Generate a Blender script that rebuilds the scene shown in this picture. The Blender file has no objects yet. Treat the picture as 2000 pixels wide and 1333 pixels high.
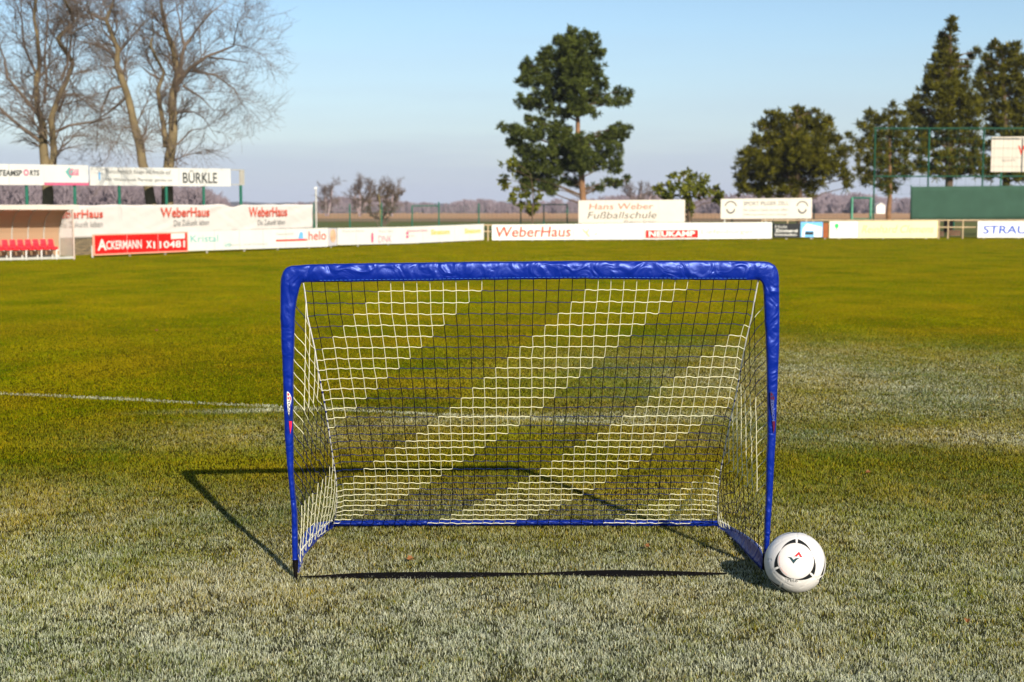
import bpy, bmesh, math, random
import numpy as np
from mathutils import Vector, noise

random.seed(7); rng = np.random.default_rng(7)
SC = bpy.context.scene
COL = SC.collection

# ------------------------------------------------------------ camera
F = 2778.0; H = 1.38; HOR = 411.0
PITCH = math.atan((666.5 - HOR) / F)
SP, CP = math.sin(PITCH), math.cos(PITCH)
cam = bpy.data.objects.new('camera', bpy.data.cameras.new('camera')); COL.objects.link(cam)
cam.data.sensor_width = 36; cam.data.lens = 36 * F / 2000
cam.location = (0, 0, H); cam.rotation_euler = (math.radians(90) - PITCH, 0, 0)
cam.data.clip_start = .1; cam.data.clip_end = 8000
cam.data.dof.use_dof = True; cam.data.dof.focus_distance = 5.55; cam.data.dof.aperture_fstop = 5.0
SC.camera = cam

# ------------------------------------------------------------ sky, sun, exposure
SUN_DIR = Vector((0.94, -2.30, 1.18)).normalized()
EL = math.asin(SUN_DIR.z)
w = bpy.data.worlds.new('World'); SC.world = w; w.use_nodes = True
nt = w.node_tree; nt.nodes.clear()
out = nt.nodes.new('ShaderNodeOutputWorld'); bg = nt.nodes.new('ShaderNodeBackground')
sky = nt.nodes.new('ShaderNodeTexSky'); sky.sky_type = 'NISHITA'; sky.sun_disc = False
sky.sun_elevation = EL; sky.sun_rotation = math.atan2(SUN_DIR.x, SUN_DIR.y)
sky.air_density = 1.0; sky.dust_density = .4; sky.ozone_density = 3.2; sky.altitude = 0
bg.inputs[1].default_value = 0.082
# thin bank of grey-violet winter stratus low over the horizon, mixed into the sky by direction
tc = nt.nodes.new('ShaderNodeTexCoord')
sep = nt.nodes.new('ShaderNodeSeparateXYZ'); nt.links.new(tc.outputs['Generated'], sep.inputs[0])
mp = nt.nodes.new('ShaderNodeMapping'); mp.inputs['Scale'].default_value = (2.2, 2.2, 26)
nt.links.new(tc.outputs['Generated'], mp.inputs[0])
ns = nt.nodes.new('ShaderNodeTexNoise'); ns.inputs['Scale'].default_value = 1.6; ns.inputs['Detail'].default_value = 5
nt.links.new(mp.outputs[0], ns.inputs['Vector'])
off = nt.nodes.new('ShaderNodeMath'); off.operation = 'MULTIPLY_ADD'
nt.links.new(ns.outputs[0], off.inputs[0]); off.inputs[1].default_value = 0.055; nt.links.new(sep.outputs[2], off.inputs[2])
rmp = nt.nodes.new('ShaderNodeValToRGB'); cr = rmp.color_ramp
cr.interpolation = 'EASE'
cr.elements[0].position = 0.0; cr.elements[0].color = (.82,) * 3 + (1,)
cr.elements[1].position = 0.16; cr.elements[1].color = (0, 0, 0, 1)
for p_, v_ in ((.03, .86), (.06, .80), (.085, .42), (.12, .2)):
    e = cr.elements.new(p_); e.color = (v_, v_, v_, 1)
nt.links.new(off.outputs[0], rmp.inputs[0])
mixc = nt.nodes.new('ShaderNodeMix'); mixc.data_type = 'RGBA'
nt.links.new(rmp.outputs[0], mixc.inputs['Factor']); nt.links.new(sky.outputs[0], mixc.inputs['A'])
mixc.inputs['B'].default_value = (3.8, 4.35, 5.5, 1)
nt.links.new(mixc.outputs['Result'], bg.inputs[0]); nt.links.new(bg.outputs[0], out.inputs[0])
sun = bpy.data.objects.new('sun', bpy.data.lights.new('sun', 'SUN')); COL.objects.link(sun)
sun.data.energy = 5.0; sun.data.angle = math.radians(.5); sun.data.color = (1, .90, .74)
sun.rotation_euler = SUN_DIR.to_track_quat('Z', 'Y').to_euler(); sun.location = (5, -10, 12)
SC.view_settings.view_transform = 'Standard'; SC.view_settings.look = 'None'
SC.view_settings.exposure = 0.66; SC.view_settings.gamma = 1

# ------------------------------------------------------------ projection helpers
def ray(u, v):
    xc = (u - 1000) / F; yc = (666.5 - v) / F
    return xc, CP + SP * yc, -SP + CP * yc
def P(u, v, Y):
    dx, dy, dz = ray(u, v); t = Y / dy
    return Vector((dx * t, Y, H + dz * t))
def G(u, v, z=0.0):
    dx, dy, dz = ray(u, v); t = (z - H) / dz
    return Vector((dx * t, dy * t, z))
def online(u, A, B):      # depth where pixel column u meets the ground line A-B
    k = (u - 1000) / F * (1 / CP)   # x/y for points near the horizon
    # (A.x+s dx) = k (A.y + s dy)
    dx, dy = B.x - A.x, B.y - A.y
    s = (k * A.y - A.x) / (dx - k * dy)
    return A.y + s * dy

# ------------------------------------------------------------ object helpers
def tag(o, label=None, cat=None, group=None, kind=None):
    if label: o['label'] = label
    if cat: o['category'] = cat
    if group: o['group'] = group
    if kind: o['kind'] = kind
    return o
def thing(name, loc, label, cat, group=None):
    o = bpy.data.objects.new(name, None); COL.objects.link(o); o.location = loc
    o.empty_display_size = .1
    return tag(o, label, cat, group)
def link(name, me, mats, parent=None):
    o = bpy.data.objects.new(name, me); COL.objects.link(o)
    for m in (mats if isinstance(mats, (list, tuple)) else [mats]): me.materials.append(m)
    if parent is not None:
        o.parent = parent
        r = Vector(); p = parent
        while p is not None: r += Vector(p.location); p = p.parent
        me.transform(__import__('mathutils').Matrix.Translation(-r))
    return o
class MB:                  # mesh builder in world coordinates
    def __init__(s): s.v = []; s.f = []; s.m = []
    def add(s, vs, fs, mi=0):
        b = len(s.v); s.v += [tuple(p) for p in vs]
        s.f += [tuple(b + i for i in f) for f in fs]; s.m += [mi] * len(fs)
    def hexa(s, c, mi=0):   # 8 corners: 0-3 front (bl br tr tl), 4-7 back
        s.add(c, [(0, 1, 2, 3), (5, 4, 7, 6), (4, 0, 3, 7), (1, 5, 6, 2), (3, 2, 6, 7), (4, 5, 1, 0)], mi)
    def box(s, c, d, mi=0, ax=None):
        ax = ax or (Vector((1, 0, 0)), Vector((0, 1, 0)), Vector((0, 0, 1)))
        c = Vector(c); x, y, z = ax[0] * d[0] / 2, ax[1] * d[1] / 2, ax[2] * d[2] / 2
        s.hexa([c - x - y - z, c + x - y - z, c + x - y + z, c - x - y + z,
                c - x + y - z, c + x + y - z, c + x + y + z, c - x + y + z], mi)
    def tube(s, pts, rad, n=6, mi=0, cap=True):
        pts = [Vector(p) for p in pts]
        if not isinstance(rad, (list, tuple)): rad = [rad] * len(pts)
        vs = []; fs = []
        ref = None
        for i, p in enumerate(pts):
            t = (pts[min(i + 1, len(pts) - 1)] - pts[max(i - 1, 0)]).normalized()
            if ref is None:
                ref = t.cross(Vector((0, 1, 0)) if abs(t.y) < .9 else Vector((1, 0, 0))).normalized()
            a = (ref - t * ref.dot(t)).normalized(); ref = a; b = t.cross(a)
            for k in range(n):
                q = 2 * math.pi * k / n
                vs.append(p + (a * math.cos(q) + b * math.sin(q)) * rad[i])
        for i in range(len(pts) - 1):
            for k in range(n):
                k2 = (k + 1) % n
                fs.append((i * n + k, i * n + k2, (i + 1) * n + k2, (i + 1) * n + k))
        if cap and n > 2:
            fs.append(tuple(range(n - 1, -1, -1))); fs.append(tuple((len(pts) - 1) * n + k for k in range(n)))
        s.add(vs, fs, mi)
    def build(s, name, mats, parent=None, smooth=False):
        me = bpy.data.meshes.new(name); me.from_pydata(s.v, [], s.f)
        if any(s.m): me.polygons.foreach_set('material_index', s.m)
        if smooth: me.polygons.foreach_set('use_smooth', [True] * len(me.polygons))
        me.update()
        return link(name, me, mats, parent)

# ------------------------------------------------------------ materials
def N(m, t, **kw):
    n = m.node_tree.nodes.new(t)
    for k, v in kw.items(): setattr(n, k, v)
    return n
def mat(name, col, rough=.6, var=.12, scale=6, bump=0, bscale=None, metal=0, spec=.12, col2=None, coat=0):
    m = bpy.data.materials.new(name); m.use_nodes = True
    L = m.node_tree.links; b = m.node_tree.nodes['Principled BSDF']
    tc = N(m, 'ShaderNodeTexCoord'); nz = N(m, 'ShaderNodeTexNoise')
    nz.inputs['Scale'].default_value = scale; nz.inputs['Detail'].default_value = 6
    L.new(tc.outputs['Object'], nz.inputs['Vector'])
    mx = N(m, 'ShaderNodeMix', data_type='RGBA')
    mr = N(m, 'ShaderNodeMapRange'); mr.inputs[1].default_value = .3; mr.inputs[2].default_value = .7
    L.new(nz.outputs[0], mr.inputs[0]); L.new(mr.outputs[0], mx.inputs['Factor'])
    c2 = col2 or tuple(c * (1 - var) for c in col)
    mx.inputs['A'].default_value = (*c2, 1); mx.inputs['B'].default_value = (*col, 1)
    L.new(mx.outputs['Result'], b.inputs['Base Color'])
    b.inputs['Roughness'].default_value = rough; b.inputs['Metallic'].default_value = metal
    b.inputs['Specular IOR Level'].default_value = spec; b.inputs['Coat Weight'].default_value = coat
    if bump:
        n2 = N(m, 'ShaderNodeTexNoise'); n2.inputs['Scale'].default_value = bscale or scale * 4; n2.inputs['Detail'].default_value = 5
        L.new(tc.outputs['Object'], n2.inputs['Vector'])
        bp = N(m, 'ShaderNodeBump'); bp.inputs['Strength'].default_value = bump; bp.inputs['Distance'].default_value = .02
        L.new(n2.outputs[0], bp.inputs['Height']); L.new(bp.outputs[0], b.inputs['Normal'])
    return m
def leafmat(name, c1, c2, c3=None, transl=.25, scale=.5, rough=.6):
    """foliage: colour varies per leaf (attribute rnd) and by clump noise, some light passes through"""
    m = bpy.data.materials.new(name); m.use_nodes = True
    L = m.node_tree.links; b = m.node_tree.nodes['Principled BSDF']; o = m.node_tree.nodes['Material Output']
    at = N(m, 'ShaderNodeAttribute', attribute_name='rnd')
    rp = N(m, 'ShaderNodeValToRGB'); rp.color_ramp.elements[0].color = (*c1, 1); rp.color_ramp.elements[1].color = (*c2, 1)
    if c3:
        e = rp.color_ramp.elements.new(.93); e.color = (*c2, 1); rp.color_ramp.elements[-1].color = (*c3, 1)
    L.new(at.outputs['Fac'], rp.inputs[0]); L.new(rp.outputs[0], b.inputs['Base Color'])
    b.inputs['Roughness'].default_value = rough; b.inputs['Specular IOR Level'].default_value = .04
    tr = N(m, 'ShaderNodeBsdfTranslucent'); L.new(rp.outputs[0], tr.inputs[0])
    ms = N(m, 'ShaderNodeMixShader'); ms.inputs[0].default_value = transl
    L.new(b.outputs[0], ms.inputs[1]); L.new(tr.outputs[0], ms.inputs[2]); L.new(ms.outputs[0], o.inputs[0])
    return m

M = {}
M['white'] = mat('board_white', (.66, .66, .63), .5, .06, 2)
M['cream'] = mat('board_cream', (.66, .60, .36), .5, .06, 2)
M['cloth'] = mat('banner_cloth', (.61, .575, .54), .7, .07, 1.2, bump=.3, bscale=3)
M['red'] = mat('board_red', (.75, .012, .01), .45, .1, 3)
M['redink'] = mat('red_ink', (.75, .06, .03), .6, .15, 3)
M['black'] = mat('black_board', (.02, .022, .025), .5, .2, 3)
M['blackink'] = mat('black_ink', (.03, .035, .035), .6, .2, 3)
M['greyink'] = mat('grey_ink', (.22, .22, .21), .7, .2, 3)
M['paleink'] = mat('pale_ink', (.38, .38, .36), .7, .15, 3)
M['blueink'] = mat('blue_ink', (.02, .08, .45), .6, .15, 3)
M['skyink'] = mat('sky_ink', (.16, .45, .80), .6, .2, 6)
M['teal'] = mat('teal_ink', (.14, .45, .42), .6, .15, 3)
M['pink'] = mat('pink_ink', (.62, .12, .22), .6, .15, 3)
M['yellow'] = mat('yellow_ink', (.68, .52, .08), .6, .15, 3)
M['greenink'] = mat('green_ink', (.03, .5, .12), .6, .15, 3)
M['skinink'] = mat('warm_print', (.75, .48, .3), .6, .4, 4)
M['greenpaint'] = mat('green_paint', (.015, .13, .085), .45, .2, 4)
M['galv'] = mat('galvanised_steel', (.55, .54, .5), .5, .2, 5, metal=.3)
M['whitepaint'] = mat('white_paint', (.75, .73, .7), .5, .1, 5)
M['rail'] = mat('tan_rail', (.48, .36, .22), .6, .2, 3)
M['brownwood'] = mat('brown_wood', (.30, .09, .03), .6, .3, 4)
M['stone'] = None
M['bark'] = mat('grey_brown_bark', (.20, .155, .085), .9, .45, 3, bump=.6, bscale=9)
M['twig'] = mat('winter_twigs', (.15, .115, .09), .9, .3, 1.5)
M['pinebark'] = mat('orange_pine_bark', (.27, .15, .08), .9, .45, 3, bump=.6, bscale=8)
M['darkbark'] = mat('dark_bark', (.13, .09, .06), .9, .4, 3, bump=.5)
M['pine'] = leafmat('pine_needles', (.008, .017, .005), (.105, .125, .022), transl=.05)
M['yew'] = leafmat('cypress_sprays', (.009, .013, .002), (.135, .125, .009), (.26, .17, .015), transl=.06)
M['magnolia'] = leafmat('broad_leaves', (.03, .05, .006), (.18, .18, .02), (.28, .2, .035), transl=.2)
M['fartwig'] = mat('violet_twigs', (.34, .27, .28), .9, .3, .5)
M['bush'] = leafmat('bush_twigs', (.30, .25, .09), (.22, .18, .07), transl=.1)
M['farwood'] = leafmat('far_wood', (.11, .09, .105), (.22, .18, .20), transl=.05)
M['screen'] = mat('green_windscreen', (.035, .080, .055), .8, .18, 1.5, bump=.3, bscale=3)
M['seatred'] = mat('red_plastic', (.80, .015, .03), .4, .08, 5, spec=.5)

# brick-like stone
m = bpy.data.materials.new('stone_blocks'); m.use_nodes = True
b = m.node_tree.nodes['Principled BSDF']; tcn = N(m, 'ShaderNodeTexCoord'); br = N(m, 'ShaderNodeTexBrick')
br.inputs['Scale'].default_value = 5; br.inputs['Color1'].default_value = (.24, .18, .10, 1); br.inputs['Color2'].default_value = (.12, .095, .06, 1)
br.inputs['Mortar'].default_value = (.05, .045, .035, 1)
mpn = N(m, 'ShaderNodeMapping'); mpn.inputs['Rotation'].default_value = (math.radians(90), 0, math.radians(0))
m.node_tree.links.new(tcn.outputs['Object'], mpn.inputs[0]); m.node_tree.links.new(mpn.outputs[0], br.inputs['Vector'])
m.node_tree.links.new(br.outputs[0], b.inputs['Base Color']); b.inputs['Roughness'].default_value = .9
M['stone'] = m

# ------------------------------------------------------------ numpy value noise
def vnoise(x, y, seed=0):
    xi = np.floor(x).astype(np.int64); yi = np.floor(y).astype(np.int64); xf = x - xi; yf = y - yi
    def h(a, b):
        n = (a * 374761393 + b * 668265263 + seed * 974711) & 0x7fffffff
        n = ((n ^ (n >> 13)) * 1274126177) & 0x7fffffff
        return ((n ^ (n >> 16)) & 0xffff) / 65535.0
    sx = xf * xf * (3 - 2 * xf); sy = yf * yf * (3 - 2 * yf)
    return (h(xi, yi) * (1 - sx) + h(xi + 1, yi) * sx) * (1 - sy) + (h(xi, yi + 1) * (1 - sx) + h(xi + 1, yi + 1) * sx) * sy
def fbm(x, y, seed=0, o=3):
    s = 0; a = .5; t = 0
    for k in range(o):
        s = s + a * vnoise(x * 2 ** k, y * 2 ** k, seed + k * 7); t += a; a *= .55
    return s / t
def ss(x): x = np.clip(x, 0, 1); return x * x * (3 - 2 * x)
LA, LB = G(0, 770), G(560, 797)
def linedist(x, y):
    dx, dy = LB.x - LA.x, LB.y - LA.y; l = math.hypot(dx, dy)
    wob = .02 * (fbm(x * 2, y * 2, 91) - .5)
    return np.abs((x - LA.x) * dy - (y - LA.y) * dx) / l + wob
def f_frost(x, y):
    n1 = fbm(x * 1.3, y * 1.1, 3, 4); n2 = fbm(x * 6, y * 5, 5, 3)
    base = .36 * ss((7.9 - y) / 2.4) + .60 * ss((6.1 - y) / 2.0)
    f = .72 * base
    g = np.exp(-(((x - 3.0) / 2.0) ** 2 + ((y - 11.6) / 2.6) ** 2) )
    f = f + .38 * g
    f = f + .35 * np.exp(-(((x - 2.9) / 1.3) ** 2 + ((y - 8.55) / .35) ** 2))
    f = f + .34 * np.exp(-(((x - .3) / 1.6) ** 2 + ((y - 9.3 - .1 * x) / .28) ** 2))
    f = f + .5 * np.exp(-(((x + 1.75) / .55) ** 2 + ((y - 9.72 - .16 * (x + 1.75)) / .09) ** 2))
    f = f + .2 * np.exp(-(((x + 1.5) / .8) ** 2 + ((y - 8.6) / .5) ** 2))
    return np.clip(f * (.25 + 1.5 * n1) + (n2 - .5) * .55 * (f > .1) * np.minimum(f * 2, 1), 0, 1)
def f_dry(x, y):
    return np.clip(1.7 * fbm(x * 1.1, y * .8, 21, 4) - .35 + .5 * (fbm(x * 9, y * 9, 23, 2) - .5), 0, 1)

# turf material, shared by soil sheet and blades
def turfmat(name, blades):
    m = bpy.data.materials.new(name); m.use_nodes = True
    L = m.node_tree.links; b = m.node_tree.nodes['Principled BSDF']; o = m.node_tree.nodes['Material Output']
    fr = N(m, 'ShaderNodeAttribute', attribute_name='frost'); dr = N(m, 'ShaderNodeAttribute', attribute_name='dry')
    rd = N(m, 'ShaderNodeAttribute', attribute_name='rnd')
    g = N(m, 'ShaderNodeMix', data_type='RGBA')
    if blades:
        rp = N(m, 'ShaderNodeValToRGB'); e = rp.color_ramp.elements
        e[0].color = (.034, .092, .001, 1); e[1].color = (.225, .255, .002, 1)
        e2 = e.new(.55); e2.color = (.118, .160, .001, 1)
        L.new(rd.outputs['Fac'], rp.inputs[0]); L.new(rp.outputs[0], g.inputs['A'])
        g.inputs['B'].default_value = (.40, .26, .006, 1)
    else:
        tc = N(m, 'ShaderNodeTexCoord'); nz = N(m, 'ShaderNodeTexNoise'); nz.inputs['Scale'].default_value = 30; nz.inputs['Detail'].default_value = 6
        L.new(tc.outputs['Object'], nz.inputs['Vector'])
        rp = N(m, 'ShaderNodeValToRGB'); e = rp.color_ramp.elements
        e[0].position = .3; e[0].color = (.010, .015, .001, 1); e[1].position = .7; e[1].color = (.045, .048, .002, 1)
        L.new(nz.outputs[0], rp.inputs[0]); L.new(rp.outputs[0], g.inputs['A'])
        g.inputs['B'].default_value = (.035, .024, .003, 1)
        bp = N(m, 'ShaderNodeBump'); bp.inputs['Strength'].default_value = .6; bp.inputs['Distance'].default_value = .03
        L.new(nz.outputs[0], bp.inputs['Height']); L.new(bp.outputs[0], b.inputs['Normal'])
    L.new(dr.outputs['Fac'], g.inputs['Factor'])
    h = N(m, 'ShaderNodeMix', data_type='RGBA'); h.inputs['B'].default_value = (.78, .82, .68, 1) if blades else (.045, .05, .035, 1)
    L.new(g.outputs['Result'], h.inputs['A']); L.new(fr.outputs['Fac'], h.inputs['Factor'])
    if not blades:   # far out the sward closes over the soil
        tk = N(m, 'ShaderNodeAttribute', attribute_name='thick'); k2 = N(m, 'ShaderNodeMix', data_type='RGBA')
        n3 = N(m, 'ShaderNodeTexNoise'); n3.inputs['Scale'].default_value = .9; n3.inputs['Detail'].default_value = 8
        L.new(tc.outputs['Object'], n3.inputs['Vector']); r3 = N(m, 'ShaderNodeValToRGB'); e3 = r3.color_ramp.elements
        e3[0].position = .35; e3[0].color = (.11, .125, .003, 1); e3[1].position = .65; e3[1].color = (.215, .165, .006, 1)
        L.new(n3.outputs[0], r3.inputs[0]); L.new(h.outputs['Result'], k2.inputs['A']); L.new(r3.outputs[0], k2.inputs['B']); L.new(tk.outputs['Fac'], k2.inputs['Factor'])
        h = k2
    L.new(h.outputs['Result'], b.inputs['Base Color'])
    b.inputs['Roughness'].default_value = .9; b.inputs['Specular IOR Level'].default_value = .0
    if blades:
        tr = N(m, 'ShaderNodeBsdfTranslucent'); L.new(h.outputs['Result'], tr.inputs[0])
        ms = N(m, 'ShaderNodeMixShader'); ms.inputs[0].default_value = .22
        L.new(b.outputs[0], ms.inputs[1]); L.new(tr.outputs[0], ms.inputs[2]); L.new(ms.outputs[0], o.inputs[0])
    return m
M['turf'] = turfmat('turf_soil', False); M['blade'] = turfmat('grass_blades', True)

# ------------------------------------------------------------ ground sheet
xs = np.concatenate([-np.geomspace(9, 4000, 26)[::-1], np.arange(-8.8, 8.81, .16), np.geomspace(9, 4000, 26)])
ys = np.concatenate([np.array([-400, -60, -10, 0, 2]), np.arange(3, 20, .14), np.geomspace(20.2, 5000, 46)])
X, Y_ = np.meshgrid(xs, ys); nx, ny = len(xs), len(ys)
co = np.zeros((nx * ny, 3)); co[:, 0] = X.ravel(); co[:, 1] = Y_.ravel()
def add_attr(me, name, data):
    a = me.attributes.new(name, 'FLOAT', 'POINT'); a.data.foreach_set('value', np.asarray(data, dtype=np.float32))
def npmesh(name, co, quads=None, tris=None):
    me = bpy.data.meshes.new(name)
    me.vertices.add(len(co)); me.vertices.foreach_set('co', np.asarray(co, dtype=np.float32).ravel())
    loops = []; tot = []
    if quads is not None and len(quads): loops.append(quads.ravel()); tot.append(np.full(len(quads), 4))
    if tris is not None and len(tris): loops.append(tris.ravel()); tot.append(np.full(len(tris), 3))
    lp = np.concatenate(loops); tt = np.concatenate(tot)
    st = np.concatenate([[0], np.cumsum(tt)[:-1]])
    me.loops.add(len(lp)); me.loops.foreach_set('vertex_index', lp.astype(np.int32))
    me.polygons.add(len(tt)); me.polygons.foreach_set('loop_start', st.astype(np.int32)); me.polygons.foreach_set('loop_total', tt.astype(np.int32))
    me.update(calc_edges=True); me.validate()
    return me
ii = (np.arange(ny - 1)[:, None] * nx + np.arange(nx - 1)[None, :]).ravel()
quads = np.stack([ii, ii + 1, ii + nx + 1, ii + nx], 1)
me = npmesh('ground', co, quads)
add_attr(me, 'frost', f_frost(co[:, 0], co[:, 1]) * .8 * (co[:, 1] < 40)); add_attr(me, 'thick', ss((co[:, 1] - 9) / 14)); add_attr(me, 'dry', np.clip(f_dry(co[:, 0], co[:, 1]) + .2 * (co[:, 1] > 25), 0, 1))
tag(link('ground', me, M['turf']), kind='structure')

# ------------------------------------------------------------ grass blades
def blades():
    allx = []; ally = []
    bins = np.concatenate([np.arange(3.6, 12, .4), np.geomspace(12, 72, 34)])
    for a, b_ in zip(bins[:-1], bins[1:]):
        d = (a + b_) / 2; hw = .40 * d + .9
        rho = 35000 * min(1, (5.2 / d) ** 2.05)
        n = int(rho * (b_ - a) * 2 * hw)
        ally.append(rng.uniform(a, b_, n)); allx.append(rng.uniform(-hw, hw, n))
    return np.concatenate(allx), np.concatenate(ally)
bx, by = blades()
# tufting: drop blades in small thin spots
keep = rng.random(len(bx)) < (.15 + .35 * ss((by - 6) / 6) + 1.4 * fbm(bx * 19, by * 19, 41, 2))
# keep clear of beyond the board rows
bx, by = bx[keep], by[keep]
nb = len(bx)
d = by
wd = .0014 * np.maximum(1, (d / 5.5)) ** .95 * rng.uniform(.6, 1.3, nb)
ht = (.008 + .011 * rng.random(nb) ** 1.4) * (.7 + .6 * fbm(bx * 3, by * 3, 51, 2)) * np.maximum(1, d / 14) ** .2
yaw = rng.uniform(0, 2 * np.pi, nb); lean = rng.uniform(.2, 1.7, nb)
fx, fy = np.cos(yaw), np.sin(yaw)
ya2 = yaw + np.pi / 2 + rng.normal(0, .5, nb)
sx, sy = np.cos(ya2) * wd / 2, np.sin(ya2) * wd / 2
bend = rng.uniform(.2, .9, nb)
V5 = np.zeros((nb, 5, 3), dtype=np.float32)
mx_ = bx + fx * ht * lean * .35; my_ = by + fy * ht * lean * .35; mz = ht * .58
tx = bx + fx * ht * lean * (.7 + bend * .35); ty = by + fy * ht * lean * (.7 + bend * .35); tz = ht * (1.02 - .3 * lean * bend)
V5[:, 0] = np.stack([bx - sx, by - sy, np.full(nb, -.004)], 1); V5[:, 1] = np.stack([bx + sx, by + sy, np.full(nb, -.004)], 1)
V5[:, 2] = np.stack([mx_ + sx * .85, my_ + sy * .85, mz], 1); V5[:, 3] = np.stack([mx_ - sx * .85, my_ - sy * .85, mz], 1)
V5[:, 4] = np.stack([tx, ty, tz], 1)
fro = f_frost(bx, by); dry = f_dry(bx, by)
bf = np.clip(fro * (.45 + 1.1 * fbm(bx * 16, by * 24, 33, 2)) + rng.normal(0, .36, nb) * np.minimum(1, fro * 2.5), 0, 1)
bd = np.clip(dry * .5 + (rng.random(nb) < .12) * rng.uniform(.3, .8, nb), 0, 1)
ldist = linedist(bx, by)
pt = (ldist < .048) & (bx < .9) & (bx > -6) & (rng.random(nb) < .25 + .75 * fbm(bx * 3.5, by * 3.5, 77, 2))
bf = np.where(pt, rng.uniform(.75, 1, nb), bf)
rn = np.clip(rng.random(nb) * .55 + 1.15 * (fbm(bx * 1.3, by * .8, 61, 4) - .32) + .25 * (fbm(bx * 9, by * 7, 63, 2) - .5), 0, 1)
def grass(name, sel):
    idx = np.nonzero(sel)[0]; n = len(idx)
    v = V5[idx].reshape(-1, 3); o5 = np.arange(n) * 5
    q = np.stack([o5, o5 + 1, o5 + 2, o5 + 3], 1); t = np.stack([o5 + 3, o5 + 2, o5 + 4], 1)
    me = npmesh(name, v, q, t)
    hf = np.tile(np.array([.05, .05, .7, .7, 1.2]), n)
    add_attr(me, 'frost', np.clip(np.repeat(bf[idx], 5) * hf, 0, 1)); add_attr(me, 'dry', np.repeat(bd[idx], 5)); add_attr(me, 'rnd', np.repeat(rn[idx], 5))
    return link(name, me, M['blade'])
tag(grass('grass', ~pt), 'short winter turf of the pitch, frosted white in the foreground', 'grass', kind='stuff')
tag(grass('pitch_line', pt), kind='structure')
print('blades', nb)

# ------------------------------------------------------------ far fields
def sheet(name, x0, x1, y0, y1, z, mt):
    mb = MB(); mb.add([(x0, y0, z), (x1, y0, z), (x1, y1, z), (x0, y1, z)], [(0, 1, 2, 3)])
    return tag(mb.build(name, mt), kind='structure')
m_f = mat('stubble', (.48, .28, .13), .9, .3, .02, col2=(.38, .21, .10))
m_v = mat('verge', (.12, .12, .022), .95, .4, .3, col2=(.08, .09, .015))
m_s = mat('winter_soil', (.26, .17, .09), .95, .3, .05)
sheet('verge', -120, 180, 72, 168, .03, m_v)
sheet('field', -400, 500, 230, 900, .07, m_f)
sheet('field_track', -300, 400, 168, 230, .05, m_s)

# ================================================================ THE GOAL
blue = bpy.data.materials.new('blue_satin'); blue.use_nodes = True
L = blue.node_tree.links; b = blue.node_tree.nodes['Principled BSDF']
tcn = N(blue, 'ShaderNodeTexCoord')
wv = N(blue, 'ShaderNodeTexNoise'); wv.inputs['Scale'].default_value = 13; wv.inputs['Detail'].default_value = 1.5; wv.inputs['Distortion'].default_value = 1.5
mpn = N(blue, 'ShaderNodeMapping'); mpn.inputs['Rotation'].default_value = (0, .5, 0); mpn.inputs['Scale'].default_value = (1, 1, 1.1)
L.new(tcn.outputs['Object'], mpn.inputs[0]); L.new(mpn.outputs[0], wv.inputs['Vector'])
w2 = N(blue, 'ShaderNodeTexNoise'); w2.inputs['Scale'].default_value = 60; w2.inputs['Detail'].default_value = 3; w2.inputs['Distortion'].default_value = .8
L.new(tcn.outputs['Object'], w2.inputs['Vector'])
ad = N(blue, 'ShaderNodeMath', operation='MULTIPLY_ADD'); ad.inputs[1].default_value = .06
L.new(w2.outputs[0], ad.inputs[0]); L.new(wv.outputs[0], ad.inputs[2])
bp = N(blue, 'ShaderNodeBump'); bp.inputs['Strength'].default_value = .7; bp.inputs['Distance'].default_value = .014
L.new(ad.outputs[0], bp.inputs['Height']); L.new(bp.outputs[0], b.inputs['Normal'])
b.inputs['Base Color'].default_value = (.0008, .012, .19, 1); b.inputs['Roughness'].default_value = .38
b.inputs['Specular IOR Level'].default_value = .75; b.inputs['Specular Tint'].default_value = (.30, .42, 1, 1)
b.inputs['Sheen Weight'].default_value = .03; b.inputs['Sheen Tint'].default_value = (.4, .5, 1, 1); b.inputs['Sheen Roughness'].default_value = .4
M['blue'] = blue
M['cordw'] = mat('white_cord', (.70, .68, .47), .7, .08, 60)
M['cordshade'] = mat('navy_cord_shaded', (.003, .004, .012), .9, .3, 60, spec=.03)  # dark net cord with shade in its colour, for vertical threads and knots
M['cordlit'] = mat('navy_cord_sunlit', (.010, .020, .11), .7, .3, 60, spec=.03)  # same dark cord painted bluer as if catching the sun, for cross threads
M['strap'] = mat('black_webbing', (.006, .005, .005), .9, .3, 80, spec=.05)
M['lace'] = mat('lace_white', (.65, .65, .62), .7, .1, 60)

YFL, YFR = G(577, 1131).y, G(1490, 1117).y       # front feet
goal = thing('pop_up_goal', (G(1035, 1124).x, (YFL + YFR) / 2, 0), 'blue pop-up football goal with a white and navy striped net, standing on the frosted grass', 'football goal')
def gy(u, v):            # depth of the front frame plane
    s = (u - 577) / 913
    base = YFL + (YFR - YFL) * s
    return base - .075 * min(1.0, max(0.0, (1125 - v) / 600))
OUT = [(571.5, 1092), (570.5, 1050), (570, 1000), (566.5, 960), (563, 925), (560, 890), (557, 855), (556, 825), (554.5, 790), (554, 755), (552.5, 715), (550, 665), (549, 625), (548.5, 590), (548.7, 560), (549.5, 545), (553, 531), (559, 523.5), (568, 520), (580, 519), (600, 517.5),
       (650, 516), (740, 514.5), (830, 513.5), (940, 512), (1050, 511), (1150, 510.3), (1250, 510.3), (1350, 510), (1430, 510.5), (1475, 511), (1493, 511.5), (1503, 513), (1512, 518.5), (1518, 528), (1520.5, 542), (1520.7, 565), (1521, 606), (1521, 660), (1520, 700), (1518, 750), (1516, 800), (1514.5, 860), (1512, 894), (1510, 930), (1508, 970), (1505, 1010), (1503, 1047), (1501, 1080)]
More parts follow.
